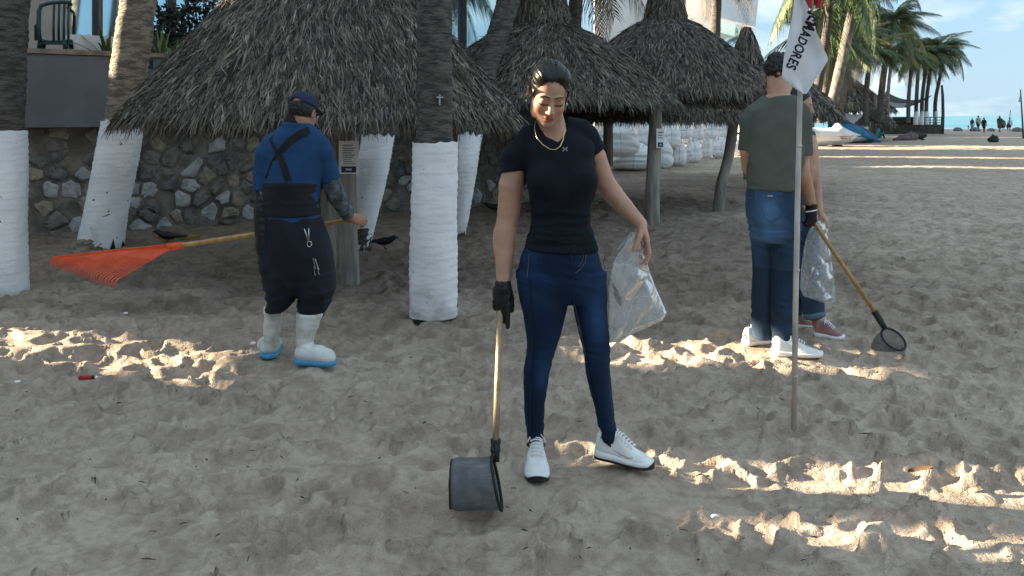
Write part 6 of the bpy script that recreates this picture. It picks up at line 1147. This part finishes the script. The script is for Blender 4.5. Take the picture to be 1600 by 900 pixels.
# ------------------------------------------------------------------ bulk sacks
M_sack = mat('woven_sack', (.80, .82, .84), .75, .06, 2.5, .5, 30, stretch=(1, 1, 4), bdist=.03, col2=(.88, .89, .90)); M_sackstrap = mat('sack_strap', (.70, .72, .74), .8, .1); M_dsand = mat('sack_mouth', (.16, .14, .12), .95, .2)
def sack(x0, x1, y0, y1, d, label, seed, lean=0, top=False):
    a = P(x0, y1, d); c = P(x1, y0, d); w_ = (c.x - a.x) / 2; h = (c.z - a.z); cx = (a.x + c.x) / 2; zb = max(a.z, -.02); t = thing('bulk_sack', (cx, d, zb), label, 'sack', 'white bulk sacks stacked along the beach'); r = np.random.default_rng(seed); m, n = 26, 36; V = []
    for i in range(m):
        v = i / (m - 1); z = v; prof = (math.sin(math.pi * min(1, (.06 + .94 * v))) ** .28 if v < .98 else .5) * (1 - .12 * v); prof *= 1 - .10 * math.exp(-((v - r.uniform(.45, .55)) / .05) ** 2)
        if v < .1: prof *= .82 + 1.8 * v
        for k in range(n):
            q = 2 * math.pi * k / n; ca, sa = math.cos(q), math.sin(q); e = 2 / 3.0; sq = lambda x: math.copysign(abs(x) ** e, x)
            nn = vnoise(np.array([[ca * 1.6 + seed, sa * 1.6, v * 7.]]))[0] * .07 + (1 - 2 * abs(vnoise(np.array([[ca * 1.2, sa * 1.2 + seed, v * 12.]]))[0])) * .045
            V.append((cx + lean * (v - .5) * w_ + w_ * prof * sq(ca) * (1 + nn), d + w_ * .95 * prof * sq(sa) * (1 + nn), zb + h * (v - .07 * math.sin(math.pi * v) * abs(ca)) * (1 + .04 * vnoise(np.array([[ca * 2, sa * 2, seed + 5.]]))[0])))
    fs = [(i*n + k, i*n + (k + 1) % n, (i+1)*n + (k + 1) % n, (i+1)*n + k) for i in range(m - 1) for k in range(n)] + [tuple(range(n - 1, -1, -1)), tuple(range((m - 1)*n, m*n))]
    mesh_np('sack_body', np.array(V), fs, M_sack, True, t)
    for q in (-.62, .62):
        b = MB(); p = Vector((cx + lean * .5 * w_ + q * w_ * .75, d - w_ * .55, zb + h * .93)); L = r.uniform(.10, .2); b.tube([p + Vector((-.06, 0, -.06)), p + Vector((-.04, -.03, L * .6)), p + Vector((.03 * q, -.05, L)), p + Vector((.06, -.03, L * .5)), p + Vector((.07, 0, -.06))], .022, 5, True, .35); b.build('lifting_loop', M_sackstrap, t, True)
    b = MB(); b.tube([Vector(V[i * n + int(n * .75)]) + Vector((0, -.006, 0)) for i in range(1, m - 1)], .012, 4, True, .4); b.build('side_seam', M_sackstrap, t, True)
SK = [(908, 962, 222, 252, 24.5, 'leftmost sack at ground level, half hidden by the woman\'s arm'), (952, 1022, 224, 265, 21.8, 'wide bulging sack under the topmost left one, left of the notice post'), (1014, 1052, 220, 263, 22.4, 'ground level sack immediately right of the notice post'), (1047, 1073, 220, 258, 23.6, 'second ground level sack right of the notice post'), (1072, 1096, 217, 253, 25.2, 'third ground level sack right of the notice post, with open top'), (1095, 1114, 216, 246, 27.5, 'narrow sack in the middle of the row'), (1110, 1139, 215, 246, 28, 'plump sack left of the leaning palapa post'), (1139, 1166, 217, 243, 29.5, 'ground level sack between leaning post and man in green'),
      (933, 1000, 186, 243, 20.8, 'big creased sack on top at the left of the stack'), (995, 1032, 188, 229, 22.6, 'upper sack behind the notice post'), (1030, 1064, 190, 231, 23.4, 'upper sack just right of the notice post'), (1060, 1082, 190, 217, 25.4, 'small slumped upper sack with folded mouth'), (1082, 1100, 192, 219, 27.2, 'upper sack with a torn open side'), (1098, 1122, 190, 217, 28.2, 'upper sack left of the leaning post top'), (1120, 1146, 190, 216, 28.6, 'upper sack touching the leaning post'), (1144, 1176, 190, 219, 29.8, 'rightmost upper sack beside the man\'s shoulder')]
for i, (x0, x1, y0, y1, dd, lab) in enumerate(SK): sack(x0, x1, y0, y1, dd, lab, 10 + i * 3, (-.1, .12, 0, .05)[i % 4])
tag(MB().add([P(1148, 207, 29.0), P(1164, 206, 29.0), P(1164, 210, 29.0), P(1148, 211, 29.0), P(1148, 207, 29.01), P(1164, 206, 29.01), P(1164, 210, 29.01), P(1148, 211, 29.01)], [(0,3,2,1),(4,5,6,7),(0,1,5,4),(1,2,6,5),(2,3,7,6),(3,0,4,7)]).build('strap_band', M_black), 'dark strap lying across the rightmost white sacks', 'strap')
# tangle of branches above the sacks
r_ = np.random.default_rng(4); b = MB()
for i in range(34):
    p = P(r_.uniform(925, 1000), r_.uniform(178, 192), 21.5 + r_.normal() * .3); q = p + Vector((r_.normal() * .3, r_.normal() * .1, r_.normal() * .10)); b.tube([p, p.lerp(q, .5) + Vector((0, 0, r_.normal() * .05)), q], [.02, .014, .006], 4)
tag(b.build('brush_pile', mat('dry_brush', (.16, .13, .10), .9, .4, 5)), 'tangle of dry branches lying on top of the left white sacks', 'branches', None, 'stuff')
# dark wrack on the sand in front of the sacks
# ------------------------------------------------------------------ boats under covers
M_hull = mat('boat_white', (.74, .76, .77), .35, .04); M_cover_w = mat('white_cover', (.66, .70, .74), .75, .06, 3, .4, 12, bdist=.04); M_cover_b = mat('blue_cover', (.015, .16, .28), .6, .2, 2, .4, 9, bdist=.04); M_cover_d = mat('dark_blue_cover', (.010, .07, .16), .6, .2, 2, .4, 9, bdist=.04); M_blk = mat('cradle_dark', (.03, .025, .022), .8, .2)
def cover(parent, rows, d, hw, material, seed, name='cover'):
    """rows: (px, pyTop, pyBottom) along the boat"""
    V = []; n = 14; m = len(rows)
    for px, yt, yb in rows:
        for k in range(n):
            a = math.pi * k / (n - 1); zt = P(0, yt, d).z; zb = P(0, yb, d).z; w_ = hw * (1 + .08 * vnoise(np.array([[px * .12, k * .8, seed]]))[0]); s = math.sin(a) ** .7
            V.append((P(px, 0, d).x, d - w_ * math.cos(a), zb + (zt - zb) * s * (1 + .05 * vnoise(np.array([[px * .2, k * .9, seed + 3]]))[0])))
    fs = [(i*n + k, i*n + k + 1, (i+1)*n + k + 1, (i+1)*n + k) for i in range(m - 1) for k in range(n - 1)] + [tuple(range(n)), tuple(range(m*n - 1, (m-1)*n - 1, -1))] + [(i*n + n - 1, i*n, (i+1)*n, (i+1)*n + n - 1) for i in range(m - 1)]
    return mesh_np(name, np.array(V), fs, material, True, parent)
def hull(parent, rows, d, hw, material, name='hull'):
    V = []; 
    for px, yt, yb, w_ in rows:
        for y, q in ((yt, 1), (yt + (yb - yt) * .45, .92), (yb, .35)): V += [(P(px, 0, d).x, d - hw * w_ * q, P(0, y, d).z), (P(px, 0, d).x, d + hw * w_ * q, P(0, y, d).z)]
    fs = []
    for i in range(len(rows) - 1):
        o = i * 6
        for a, bq in ((0, 2), (2, 4), (4, 5), (5, 3), (3, 1), (1, 0)): fs.append((o + a, o + a + 6, o + bq + 6, o + bq))
    fs += [(0, 2, 4, 5, 3, 1), tuple(len(V) - 6 + q for q in (1, 3, 5, 4, 2, 0))]; return mesh_np(name, np.array(V), fs, material, False, parent)
d = 38.5; t = thing('covered_boat', (P(1300, 0, d).x, d, 0), 'white boat under a white cover pulled up on the sand behind the men', 'boat', 'covered boats on the sand')
hull(t, [(1248, 213, 228, .9), (1285, 213, 227.5, 1), (1310, 213.5, 225.5, .95), (1328, 212.5, 221, .6), (1338, 211, 214, .06)], d, .55, M_hull); cover(t, [(1248, 199, 214), (1272, 199, 214), (1290, 200, 213.5), (1303, 199, 213), (1308, 192, 212.5), (1318, 200, 212), (1330, 206, 211.5), (1337, 209, 211.5)], d, .58, M_cover_w, 2)
b = MB(); b.box(P(1308, 230, d) , (.25, .7, .22)); b.box(P(1262, 230, d), (.25, .7, .22)); b.build('cradle', M_blk, t)
b = MB()
for k in range(6): b.box(P(1314.5 + k * 2.2 + (k == 5) * 2, 216.3, d - .545) , (.045, .01, .05))
b.build('hull_number', M_blk, t)
d = 43; t = thing('covered_boat', (P(1345, 0, d).x, d, 0), 'boat under a bright blue cover beside the white covered one', 'boat', 'covered boats on the sand')
hull(t, [(1310, 211, 222.5, .9), (1335, 211, 222, 1), (1352, 211, 218.5, .9), (1353, 211, 217.5, .8)], d, .6, M_hull); cover(t, [(1300, 192, 212), (1312, 193, 212), (1328, 193.5, 212), (1342, 198, 214), (1350, 205, 216), (1356, 211, 218)], d, .62, M_cover_b, 5); b = MB(); b.box(P(1345, 224, d), (.9, .6, .25)); b.build('cradle', M_blk, t)
d = 45; t = thing('covered_boat', (P(1355, 0, d).x, d, 0), 'boat under a dark blue cover with a high hood, farthest of the three', 'boat', 'covered boats on the sand')
cover(t, [(1300, 183, 214), (1308, 181, 214), (1318, 186, 216), (1330, 192, 218), (1345, 197, 220), (1355, 202, 222.5), (1363, 212, 223.5), (1370, 221, 223.5)], d, .7, M_cover_d, 8); b = MB(); b.box(P(1350, 224, d), (1.2, .7, .2)); b.build('cradle', M_blk, t)
# white stepped wall behind the boats
d = 50; t = thing('low_wall', (P(1330, 0, d).x, d, 0), 'low white wall with a post between the boats and the little sunshade', 'wall'); b = MB(); b.box(P(1335, 198, d), (1.6, .3, 1.5)); b.box(P(1346, 203, d), (.5, .28, 1.1)); b.build('wall_body', M_white, t); b = MB(); b.box(P(1319, 181, d), (.18, .18, .5)); b.build('pillar', M_white, t)
b = MB(); b.box(P(1345.5, 194, d - .16), (.10, .04, .16)); b.build('dark_opening', M_blk, t)
# ------------------------------------------------------------------ deck, rail, sails
M_deck = mat('deck_wood', (.075, .062, .052), .85, .3, 4, .4, 10); M_sail = mat('black_sail', (.008, .010, .013), .8, .1); M_sailg = mat('grey_sail', (.22, .20, .19), .8, .1)
d = 64; t = thing('beach_deck', (P(1420, 0, d).x, d, 0), 'raised dark wooden deck with railing under the row of palms', 'deck')
a = P(1372, 194.5, d); c = P(1472, 209, d); b = MB(); b.box(((a.x + c.x) / 2, d + 3, (a.z - .1) / 2), (c.x - a.x, 6, a.z - .1)); b.build('base', M_deck, t)
for i in range(5):
    b = MB(); b.box(((a.x + c.x) / 2, d - .06, .07 + i * .125), (c.x - a.x + .05, .05, .11)); b.build('plank', M_deck, t)
b = MB(); b.box(((a.x + c.x) / 2, d + 2.95, a.z - .05), (c.x - a.x + .1, 6.1, .09)); b.build('deck_floor', M_deck, t)
for i in range(12): b = MB(); x = a.x + (c.x - a.x) * (i / 11); b.box((x, d + .06, a.z + .29), (.07, .07, .58)); b.build('rail_post', M_deck, t)
for z in (.56, .34, .14): b = MB(); b.box(((a.x + c.x) / 2, d + .06, a.z + z), (c.x - a.x, .05, .055)); b.build('rail', M_deck, t)
b = MB(); xa = P(1396, 0, d).x; xb = P(1432, 0, d).x; b.box(((xa + xb) / 2, d + .2, a.z + .25), (xb - xa, .04, .62)); b.build('screen', M_deck, t)
def sail(label, pts, d0, d1, drop, material):
    V = []; n = 14
    for k in (0, .03):
        for i in range(n):
            for j in range(n):
                u = i / (n - 1); v = j / (n - 1); p = (P(*pts[0], d0) * (1 - u) + P(*pts[1], d0) * u) * (1 - v) + (P(*pts[3], d1) * (1 - u) + P(*pts[2], d1) * u) * v; V.append(p - Vector((0, 0, drop * (4 * u * (1 - u)) + .2 * drop * 4 * v * (1 - v) - k)))
    fs = [(i*n + j, i*n + j + 1, (i+1)*n + j + 1, (i+1)*n + j) for i in range(n - 1) for j in range(n - 1)]; fs = fs + [tuple(n*n + q for q in f[::-1]) for f in fs]
    tag(mesh_np('shade_sail', np.array(V), fs, material, True), label, 'shade sail')
sail('black shade sail stretched between the palms above the deck', [(1377, 157), (1440, 156), (1456, 149), (1384, 143)], 58, 66, .55, M_sail); sail('greyish brown lower shade sail left of the row of palms', [(1374, 160), (1412, 168), (1418, 161), (1382, 156)], 56, 60, .15, M_sailg)
b = MB(); b.tube([P(1472, 209, 64), P(1473.5, 180, 64), P(1473, 150, 64), P(1471.5, 133, 64)], [.14, .12, .11, .08], 8); tag(b.build('mooring_post', M_deck, None, True), 'tall bent wooden post at the seaward end of the deck', 'post')
# ------------------------------------------------------------------ far people, rocks, small things
def far_person(px, py_foot, py_top, label, shirt, shorts, seed, pose=0, skirt=False, hat=None, sh_col=None, extra=None):
    d = CAMH * F / (py_foot - HOR); h = (py_foot - py_top) / F * d; s = h / 1.7; x = (px - 800) / F * d; t = thing('person', (x, d, 0), label, 'person', 'people walking by the sea'); q = lambda a, b, c: Vector((x + a * s, d + b * s, c * s)); r = np.random.default_rng(seed); st = r.uniform(.08, .2)
    skin = mat('far_skin', (.22, .12, .08), .6, .1); S = Sdf(q(-.5, -.4, -.03), q(.5, .4, 1.78), .022 * s)
    S.ell(q(0, 0, 1.60), (.085*s, .10*s, .115*s), .02); S.cone(q(0, 0, 1.5), q(0, 0, 1.38), .055*s, .06*s, .03); S.chain([q(0, 0, 1.35), q(0, 0, .95)], [.14*s, .13*s], .03)
    for g_ in (-1, 1):
        S.chain([q(g_ * .08, 0, .92), q(g_ * .09, g_ * st * .4, .48), q(g_ * .10, g_ * st * 1.3, .06), q(g_ * .10, g_ * st * 1.3 - .10, .04)], [.085*s, .058*s, .045*s, .04*s], .03); S.chain([q(g_ * .19, 0, 1.36), q(g_ * .25, 0, 1.10), q(g_ * .24, -.06 - .05 * g_, .86), q(g_ * .24, -.08 - .05 * g_, .77)], [.055*s, .045*s, .038*s, .035*s], .03)
    sdf_obj(S, 'body', skin, t, 1); S = Sdf(q(-.5, -.4, .7), q(.5, .4, 1.6), .022 * s); S.chain([q(0, 0, 1.36), q(0, 0, 1.15), q(0, 0, .90)], [.165*s, .16*s, .165*s], .03)
    for g_ in (-1, 1): S.chain([q(g_ * .18, 0, 1.38), q(g_ * .24, 0, 1.16)], [.075*s, .07*s], .03)
    sdf_obj(S, 'shirt', mat('far_shirt', shirt, .85, .1), t, 1); S = Sdf(q(-.5, -.4, .3), q(.5, .4, 1.1), .022 * s)
    if skirt: S.cone(q(0, 0, .92), q(0, 0, .55), .17*s, .21*s, .02)
    else:
        for g_ in (-1, 1): S.chain([q(g_ * .08, 0, .93), q(g_ * .09, g_ * st * .3, .55)], [.125*s, .095*s], .03)
    sdf_obj(S, 'skirt' if skirt else 'shorts', mat('far_shorts', shorts, .85, .1), t, 1); S = Sdf(q(-.2, -.2, 1.4), q(.2, .2, 1.8), .02 * s); S.ell(q(0, .02, 1.64), (.095*s, .11*s, .10*s), 0); S.plane(q(0, 0, 1.60), (0, 0, -1)); sdf_obj(S, 'hat' if hat else 'hair', mat('far_hat', hat, .8) if hat else M_hair, t, 1)
far_person(1519, 204, 185, 'far walker in dark top with light skirt, leftmost of the three', (.02, .03, .05), (.20, .22, .26), 1, skirt=True)
far_person(1528.5, 204.5, 181, 'far walker in pale top and black shorts, middle of the three', (.36, .31, .27), (.01, .01, .012), 2)
far_person(1537.5, 207.5, 184, 'far walker dressed all in black, rightmost of the three', (.012, .014, .02), (.012, .012, .014), 3)
far_person(1562, 206.5, 181, 'far walker in dark clothes with a sunhat and a bag at the side', (.05, .045, .045), (.06, .055, .05), 4, skirt=True, hat=(.5, .4, .28))
far_person(1578, 205, 184, 'far walker in white shirt and dark trousers near the far flag', (.55, .57, .6), (.03, .03, .04), 5)
far_person(1574.5, 205, 192.5, 'small child in dark clothes beside the far walker in white', (.02, .02, .03), (.02, .02, .03), 6)
far_person(1513, 202, 195.5, 'tiny dark clad child left of the three far walkers', (.02, .03, .05), (.02, .03, .05), 7)
t = thing('backpack', P(1568, 198, 71.5), 'brown bag slung beside the far walker with the sunhat', 'bag'); S = Sdf(P(1563, 203, 71.5) - Vector((.1, .3, .1)), P(1573, 186, 71.5) + Vector((.1, .3, .1)), .03); S.ell(P(1567.5, 194, 71.5), (.22, .15, .38), 0); S.ell(P(1567.5, 196, 71.4), (.18, .15, .25), .05); sdf_obj(S, 'bag_body', mat('brown_bag', (.10, .075, .06), .8), t, 1); b = MB(); b.tube([P(1565.5, 190, 71.3), P(1565, 186, 71.3), P(1567, 187, 71.3)], .03, 5); b.build('bag_strap', M_black, t, True)
def rock(px, py, w_, h, seed, label):
    d = CAMH * F / (py - HOR); x = (px - 800) / F * d; S = Sdf((x - w_, d - w_, -.2), (x + w_, d + w_, h + .3), w_ / 16); S.ell((x, d, h * .2), (w_ * .62, w_ * .5, h * .75), 0); S.ell((x + w_ * .25, d, h * .15), (w_ * .42, w_ * .4, h * .55), .1); V, Q = S.verts(1); V = V + vnorm(V, Q) * (.10 * w_ * fbm(V * 2.4 / w_ * .5, 3, seed))[:, None]; tag(mesh_np('boulder', V, Q, mat('rock_grey', (.16, .155, .15), .9, .3, 3, .6, 8), False), label, 'rock', 'rocks at the waterline')
for i, (px, py, w_, h, lab) in enumerate(((1497, 204.5, .62, .38, 'rounded rock at the waterline left of the walkers'), (1523, 204.8, .8, .40, 'broad pale rock in front of the three walkers'), (1548, 204.5, .5, .28, 'flat dark rock right of the three walkers'), (1590, 206, .75, .45, 'rock at the right edge below the far flag'))): rock(px, py, w_, h, i, lab)
d = 51; t = thing('flag_pole', (P(1599, 0, d).x, d, 0), 'far flag pole at the right edge of the beach', 'flag pole'); b = MB(); b.tube([P(1599, 217, d), P(1597, 180, d), P(1594.5, 140, d)], [.05, .045, .03], 6); b.build('pole', M_deck, t, True)
fl2 = thing('flag', P(1594, 148, d), 'small drooping white flag on the far pole', 'flag')
b = MB(); b.add([P(1594, 148, d), P(1596, 147, d), P(1597, 160, d), P(1590.5, 159, d), P(1594, 148, d + .05), P(1596, 147, d + .05), P(1597, 160, d + .05), P(1590.5, 159, d + .05)], [(0,3,2,1),(4,5,6,7),(0,1,5,4),(1,2,6,5),(2,3,7,6),(3,0,4,7)]); b.build('cloth', M_flag_f if 'M_flag_f' in globals() else mat('far_flag_cloth', (.55, .5, .55), .8), fl2)
b = MB(); b.tube([P(1576.5, 198, 75), P(1578, 180, 75), P(1579, 172, 75)], .03, 5); tag(b.build('fishing_rod', M_deck, None, True), 'thin upright rod beside the far walker in white', 'rod')
# person lying on the sand
d = 47; t = thing('person', (P(1422, 0, d).x, d, 0), 'person lying on the sand with dark top and greyish trousers, far off', 'person')
S = Sdf(P(1385, 224, d) - Vector((0, .6, 0)), P(1452, 198, d) + Vector((0, .6, 0)), .035); S.ell(P(1444, 212, d), (.11, .11, .13), .02); S.chain([P(1443, 213, d), P(1436, 213, d)], [.06, .07], .03); S.chain([P(1438, 214, d), P(1424, 212, d)], [.15, .15], .05); S.chain([P(1424, 213, d), P(1408, 214, d - .1), P(1396, 218, d - .1)], [.13, .08, .05], .05); S.chain([P(1436, 213, d - .1), P(1440, 218, d - .25), P(1444, 218, d - .3)], [.06, .05, .04], .04); sdf_obj(S, 'body', M_skin2, t, 1)
S = Sdf(P(1385, 224, d) - Vector((0, .6, 0)), P(1452, 198, d) + Vector((0, .6, 0)), .035); S.chain([P(1440, 213, d), P(1430, 212, d), P(1423, 210, d)], [.17, .20, .16], .05); S.ell(P(1423, 208, d + .1), (.2, .15, .10), .05); sdf_obj(S, 'dark_top', M_black, t, 1)
S = Sdf(P(1385, 224, d) - Vector((0, .6, 0)), P(1452, 198, d) + Vector((0, .6, 0)), .035); S.chain([P(1429, 213.5, d - .05), P(1422, 213, d - .05), P(1408, 215, d - .1), P(1399, 218, d - .1)], [.20, .23, .15, .07], .06); S.chain([P(1424, 216, d - .15), P(1412, 217, d - .25)], [.15, .1], .05); sdf_obj(S, 'trousers', mat('grey_trousers', (.17, .13, .125), .9, .2, 3, .4, 10), t, 1, lambda V: .03 * foldnoise(V, 3, 3, 5, 3)); S = Sdf(P(1438, 222, d) - Vector((0, .3, 0)), P(1452, 203, d) + Vector((0, .3, 0)), .03); S.ell(P(1445, 211.5, d), (.13, .14, .13), 0); S.plane(P(1444, 213.5, d), (-.2, 0, -1)); sdf_obj(S, 'hair', M_hair, t, 1)
# sitting person in turquoise by the little sunshade
d = 52; t = thing('person', (P(1370, 0, d).x, d, 0), 'person in turquoise sitting on the sand by the little sunshade', 'person'); x = P(1370, 0, d).x
S = Sdf((x - .5, d - .6, -.05), (x + .5, d + .5, 1.0), .035); S.ell((x, d, .72), (.10, .11, .12), .02); S.chain([(x, d, .6), (x, d, .2)], [.08, .14], .04); S.chain([(x, d, .15), (x + .25, d - .25, .36), (x + .3, d - .4, .05)], [.11, .08, .05], .04); sdf_obj(S, 'body', M_skin2, t, 1)
S = Sdf((x - .5, d - .6, -.05), (x + .5, d + .5, 1.0), .035); S.chain([(x, d, .48), (x, d, .15)], [.20, .25], .05); S.chain([(x + .08, d - .1, .16), (x + .24, d - .24, .30)], [.17, .12], .05); sdf_obj(S, 'turquoise_dress', mat('turquoise_cloth', (.02, .30, .30), .8, .1), t, 1); S = Sdf((x - .2, d - .2, .5), (x + .2, d + .2, .95), .03); S.ell((x, d + .02, .75), (.115, .12, .12), 0); S.plane((x, d, .72), (0, 0, -1)); sdf_obj(S, 'hair', M_hair, t, 1)
# dark bag on the sand
t = thing('bag', G(1552, 221.5), 'dark bag sitting alone on the far sand, right side', 'bag'); g = G(1552, 221.5); S = Sdf(g - Vector((.5, .4, .05)), g + Vector((.5, .4, .7)), .03); S.ell(g + Vector((0, 0, .10)), (.30, .22, .17), 0); S.ell(g + Vector((.05, 0, .22)), (.2, .18, .14), .06); sdf_obj(S, 'bag_body', mat('dark_canvas', (.02, .025, .02), .8, .3, 4), t, 1, lambda V: .02 * vnoise(V * 8, 3)); b = MB(); b.tube([g + Vector((-.1, 0, .27)), g + Vector((-.03, 0, .40)), g + Vector((.08, 0, .28))], .03, 6); b.build('handle', M_black, t, True)
# birds
def bird(px, py, label, s=1.0, face=1, dd=None):
    g = G(px, py); t = thing('bird', g, label, 'bird', 'black birds on the sand'); M_b = M_birdm; q = lambda a, b, c: g + Vector((a * face * s, b * s, c * s)); S = Sdf(g - Vector((.3, .15, .02)), g + Vector((.3, .15, .26)), .0065); S.ell(q(0, 0, .085), (.085, .045, .045), .02, np.array(Matrix.Rotation(-.12 * face, 3, 'Y'))); S.chain([q(.06, 0, .10), q(.105, 0, .125)], [.034, .026], .02); S.chain([q(.128, 0, .125), q(.158, 0, .115)], [.010, .003], .008); S.chain([q(-.06, 0, .085), q(-.19, 0, .085)], [.026, .010], .02); sdf_obj(S, 'body', M_b, t, 1)
    for k in (-1, 1): b = MB(); b.tube([q(.005, k * .02, .05), q(-.002, k * .022, .022), q(.0, k * .022, .004), q(.025, k * .022, .003)], .004, 5); b.build('leg', M_blk, t, True)
M_birdm = mat('black_feather', (.010, .010, .013), .4, .3, 20)
bird(601, 389, 'black bird standing on the sand right of the notice post'); bird(262, 382, 'black bird beside the yellow plank under the big palapa', 1.15, -1); bird(774, 336, 'black bird by the wall behind the woman\'s elbow', 1.3, -1)
# yellow plank
g = G(262, 381); b = MB(); b.box(g + Vector((0.02, .2, .035)), (.5, .10, .06), Matrix.Rotation(.06, 3, 'Z')); tag(b.build('yellow_plank', mat('yellow_paint', (.30, .20, .045), .7, .3, 8)), 'weathered yellow plank on the sand by the stone wall', 'plank')
# litter
g = G(137, 595); t = thing('lighter', g, 'small red lighter with a white tip lying on the sand', 'litter'); b = MB(); b.tube([g + Vector((-.045, 0, .016)), g + Vector((.02, .006, .016))], .012, 8); b.build('lighter_body', mat('red_plastic', (.45, .02, .02), .4), t, True); b = MB(); b.tube([g + Vector((.02, .006, .016)), g + Vector((.034, .007, .016))], .010, 8); b.build('lighter_top', M_black, t, True); b = MB(); b.lathe(g + Vector((.042, .008, .016)), [(.001, -.009), (.009, -.004), (.009, .004), (.001, .009)], 8); b.build('tip', M_lace, t, True)
g = G(1438, 741); r_ = np.random.default_rng(3); V = []
for i in range(8):
    u = i / 7; w_ = .016 * math.sin(math.pi * (.08 + .88 * u)); V += [g + Vector((-.05 + .1 * u, -w_, .012 + .018 * u)), g + Vector((-.05 + .1 * u, 0, .006 + .016 * u)), g + Vector((-.05 + .1 * u, w_, .016 + .02 * u))]
tag(mesh_np('dry_leaf', np.array(V), [(i*3 + j, i*3 + j + 1, i*3 + j + 4, i*3 + j + 3) for i in range(7) for j in (0, 1)], mat('dry_leaf_brown', (.10, .06, .035), .8, .3), True), 'dry brown leaf lying on the sand at right', 'leaf')
for (px, py, s, lab) in ((27, 600, .012, 'white shell bit at the far left edge of the sand'), (395, 539, .012, 'white shell bit just left of the boots'), (196, 492, .011, 'white shell bit on the sand below the rake'), (1116, 812, .010, 'white shell bit on the sand right of the woman\'s feet')):
    g = G(px, py); S = Sdf(g - Vector((.04, .04, .02)), g + Vector((.04, .04, .05)), .003); S.ell(g + Vector((0, 0, .012)), (s * 1.3, s, s * .7), 0); S.ell(g + Vector((s, 0, .014)), (s * .7, s * .7, s * .5), .004); tag(sdf_obj(S, 'shell_bit', M_lace, None, 1), lab, 'shell')
r_ = np.random.default_rng(12); b = MB()                       # twigs, leaf crumbs and shell grit scattered over the sand
for i in range(260):
    y = 2.6 * (12 / 2.6) ** r_.random(); x = (r_.random() * 2 - 1) * .62 * y; a = r_.uniform(0, 6.28); L = r_.uniform(.006, .03) * (1 if r_.random() < .85 else 2.2); p = Vector((x, y, r_.uniform(.004, .02))); q = Vector((math.cos(a) * L, math.sin(a) * L, r_.uniform(0, .008)))
    b.tube([p - q * .5, p + Vector((0, 0, .002)), p + q * .5], [.0012, r_.uniform(.0015, .004), .001], 4)
tag(b.build('sand_debris', mat('dark_debris', (.06, .045, .035), .9, .5, 30)), kind='stuff')
# ------------------------------------------------------------------ green chair on the terrace
def chair():
    off = -.28; u = u_at(86, off); c = wp(u, off, 2.185); M_g = mat('dark_green_plastic', (.012, .045, .045), .4, .15); t = thing('patio_chair', c, 'dark green plastic armchair with slatted back on the terrace ledge', 'chair'); s = c.y / F; X = Vector((1, 0, 0)); Yv = Vector((0, 1, 0))
    def q(px, py, dy=0): return Vector(((px - 800) * s, c.y + dy, CAMH - (py - HOR) * s)) + Vector((dy * (px - 800) / F, 0, -dy * (py - HOR) / F))
    for x, l in ((62.5, -.03), (84, .0), (92, .0), (100, .0), (107, .0)):
        b = MB(); b.tube([q(x, 68, .02), q(x - .5, 40, 0), q(x + .8, 6, .06)], [.026, .026, .024], 6, True, .4); b.build('back_slat', M_g, t, True)
    b = MB(); b.tube([q(62.5, 66, 0), q(60, 40, 0), q(60.5, 18, .02), q(64, 9, .04), q(76, 5, .03), q(95, 3, .02), q(110, 4, .03), q(110.5, 8, .05)], .024, 8); b.build('back_frame', M_g, t, True)
    b = MB(); vs = [q(62, 63, .0), q(114, 63, -.0), q(114, 65, .48), q(60, 65, .48)]; b.add(vs + [v - Vector((0, 0, .04)) for v in vs], [(0,1,2,3),(7,6,5,4),(0,4,5,1),(1,5,6,2),(2,6,7,3),(3,7,4,0)]); b.build('seat', M_g, t)
    for x, dy in ((64, .02), (101, .0), (110, .42), (70, .42)): b = MB(); b.tube([q(x, 62, dy), q(x - (3 if x < 80 else -2), 76.5, dy)], [.03, .026], 6); b.build('leg', M_g, t, True)
    b = MB(); b.tube([q(106, 12, .05), q(115, 20, .25), q(116, 24, .45), q(115, 62, .45)], .018, 6); b.build('armrest', M_g, t, True); b = MB(); b.tube([q(60, 38, .03), q(56, 40, .25), q(56, 62, .45)], .018, 6); b.build('armrest', M_g, t, True)
chair()
b = MB(); p = P(233, 100, 9.6); b.box(p, (.07, .05, .12)); tag(b.build('wall_lamp', M_black), 'small dark wall fitting on the parapet by the big roof edge', 'fixture')
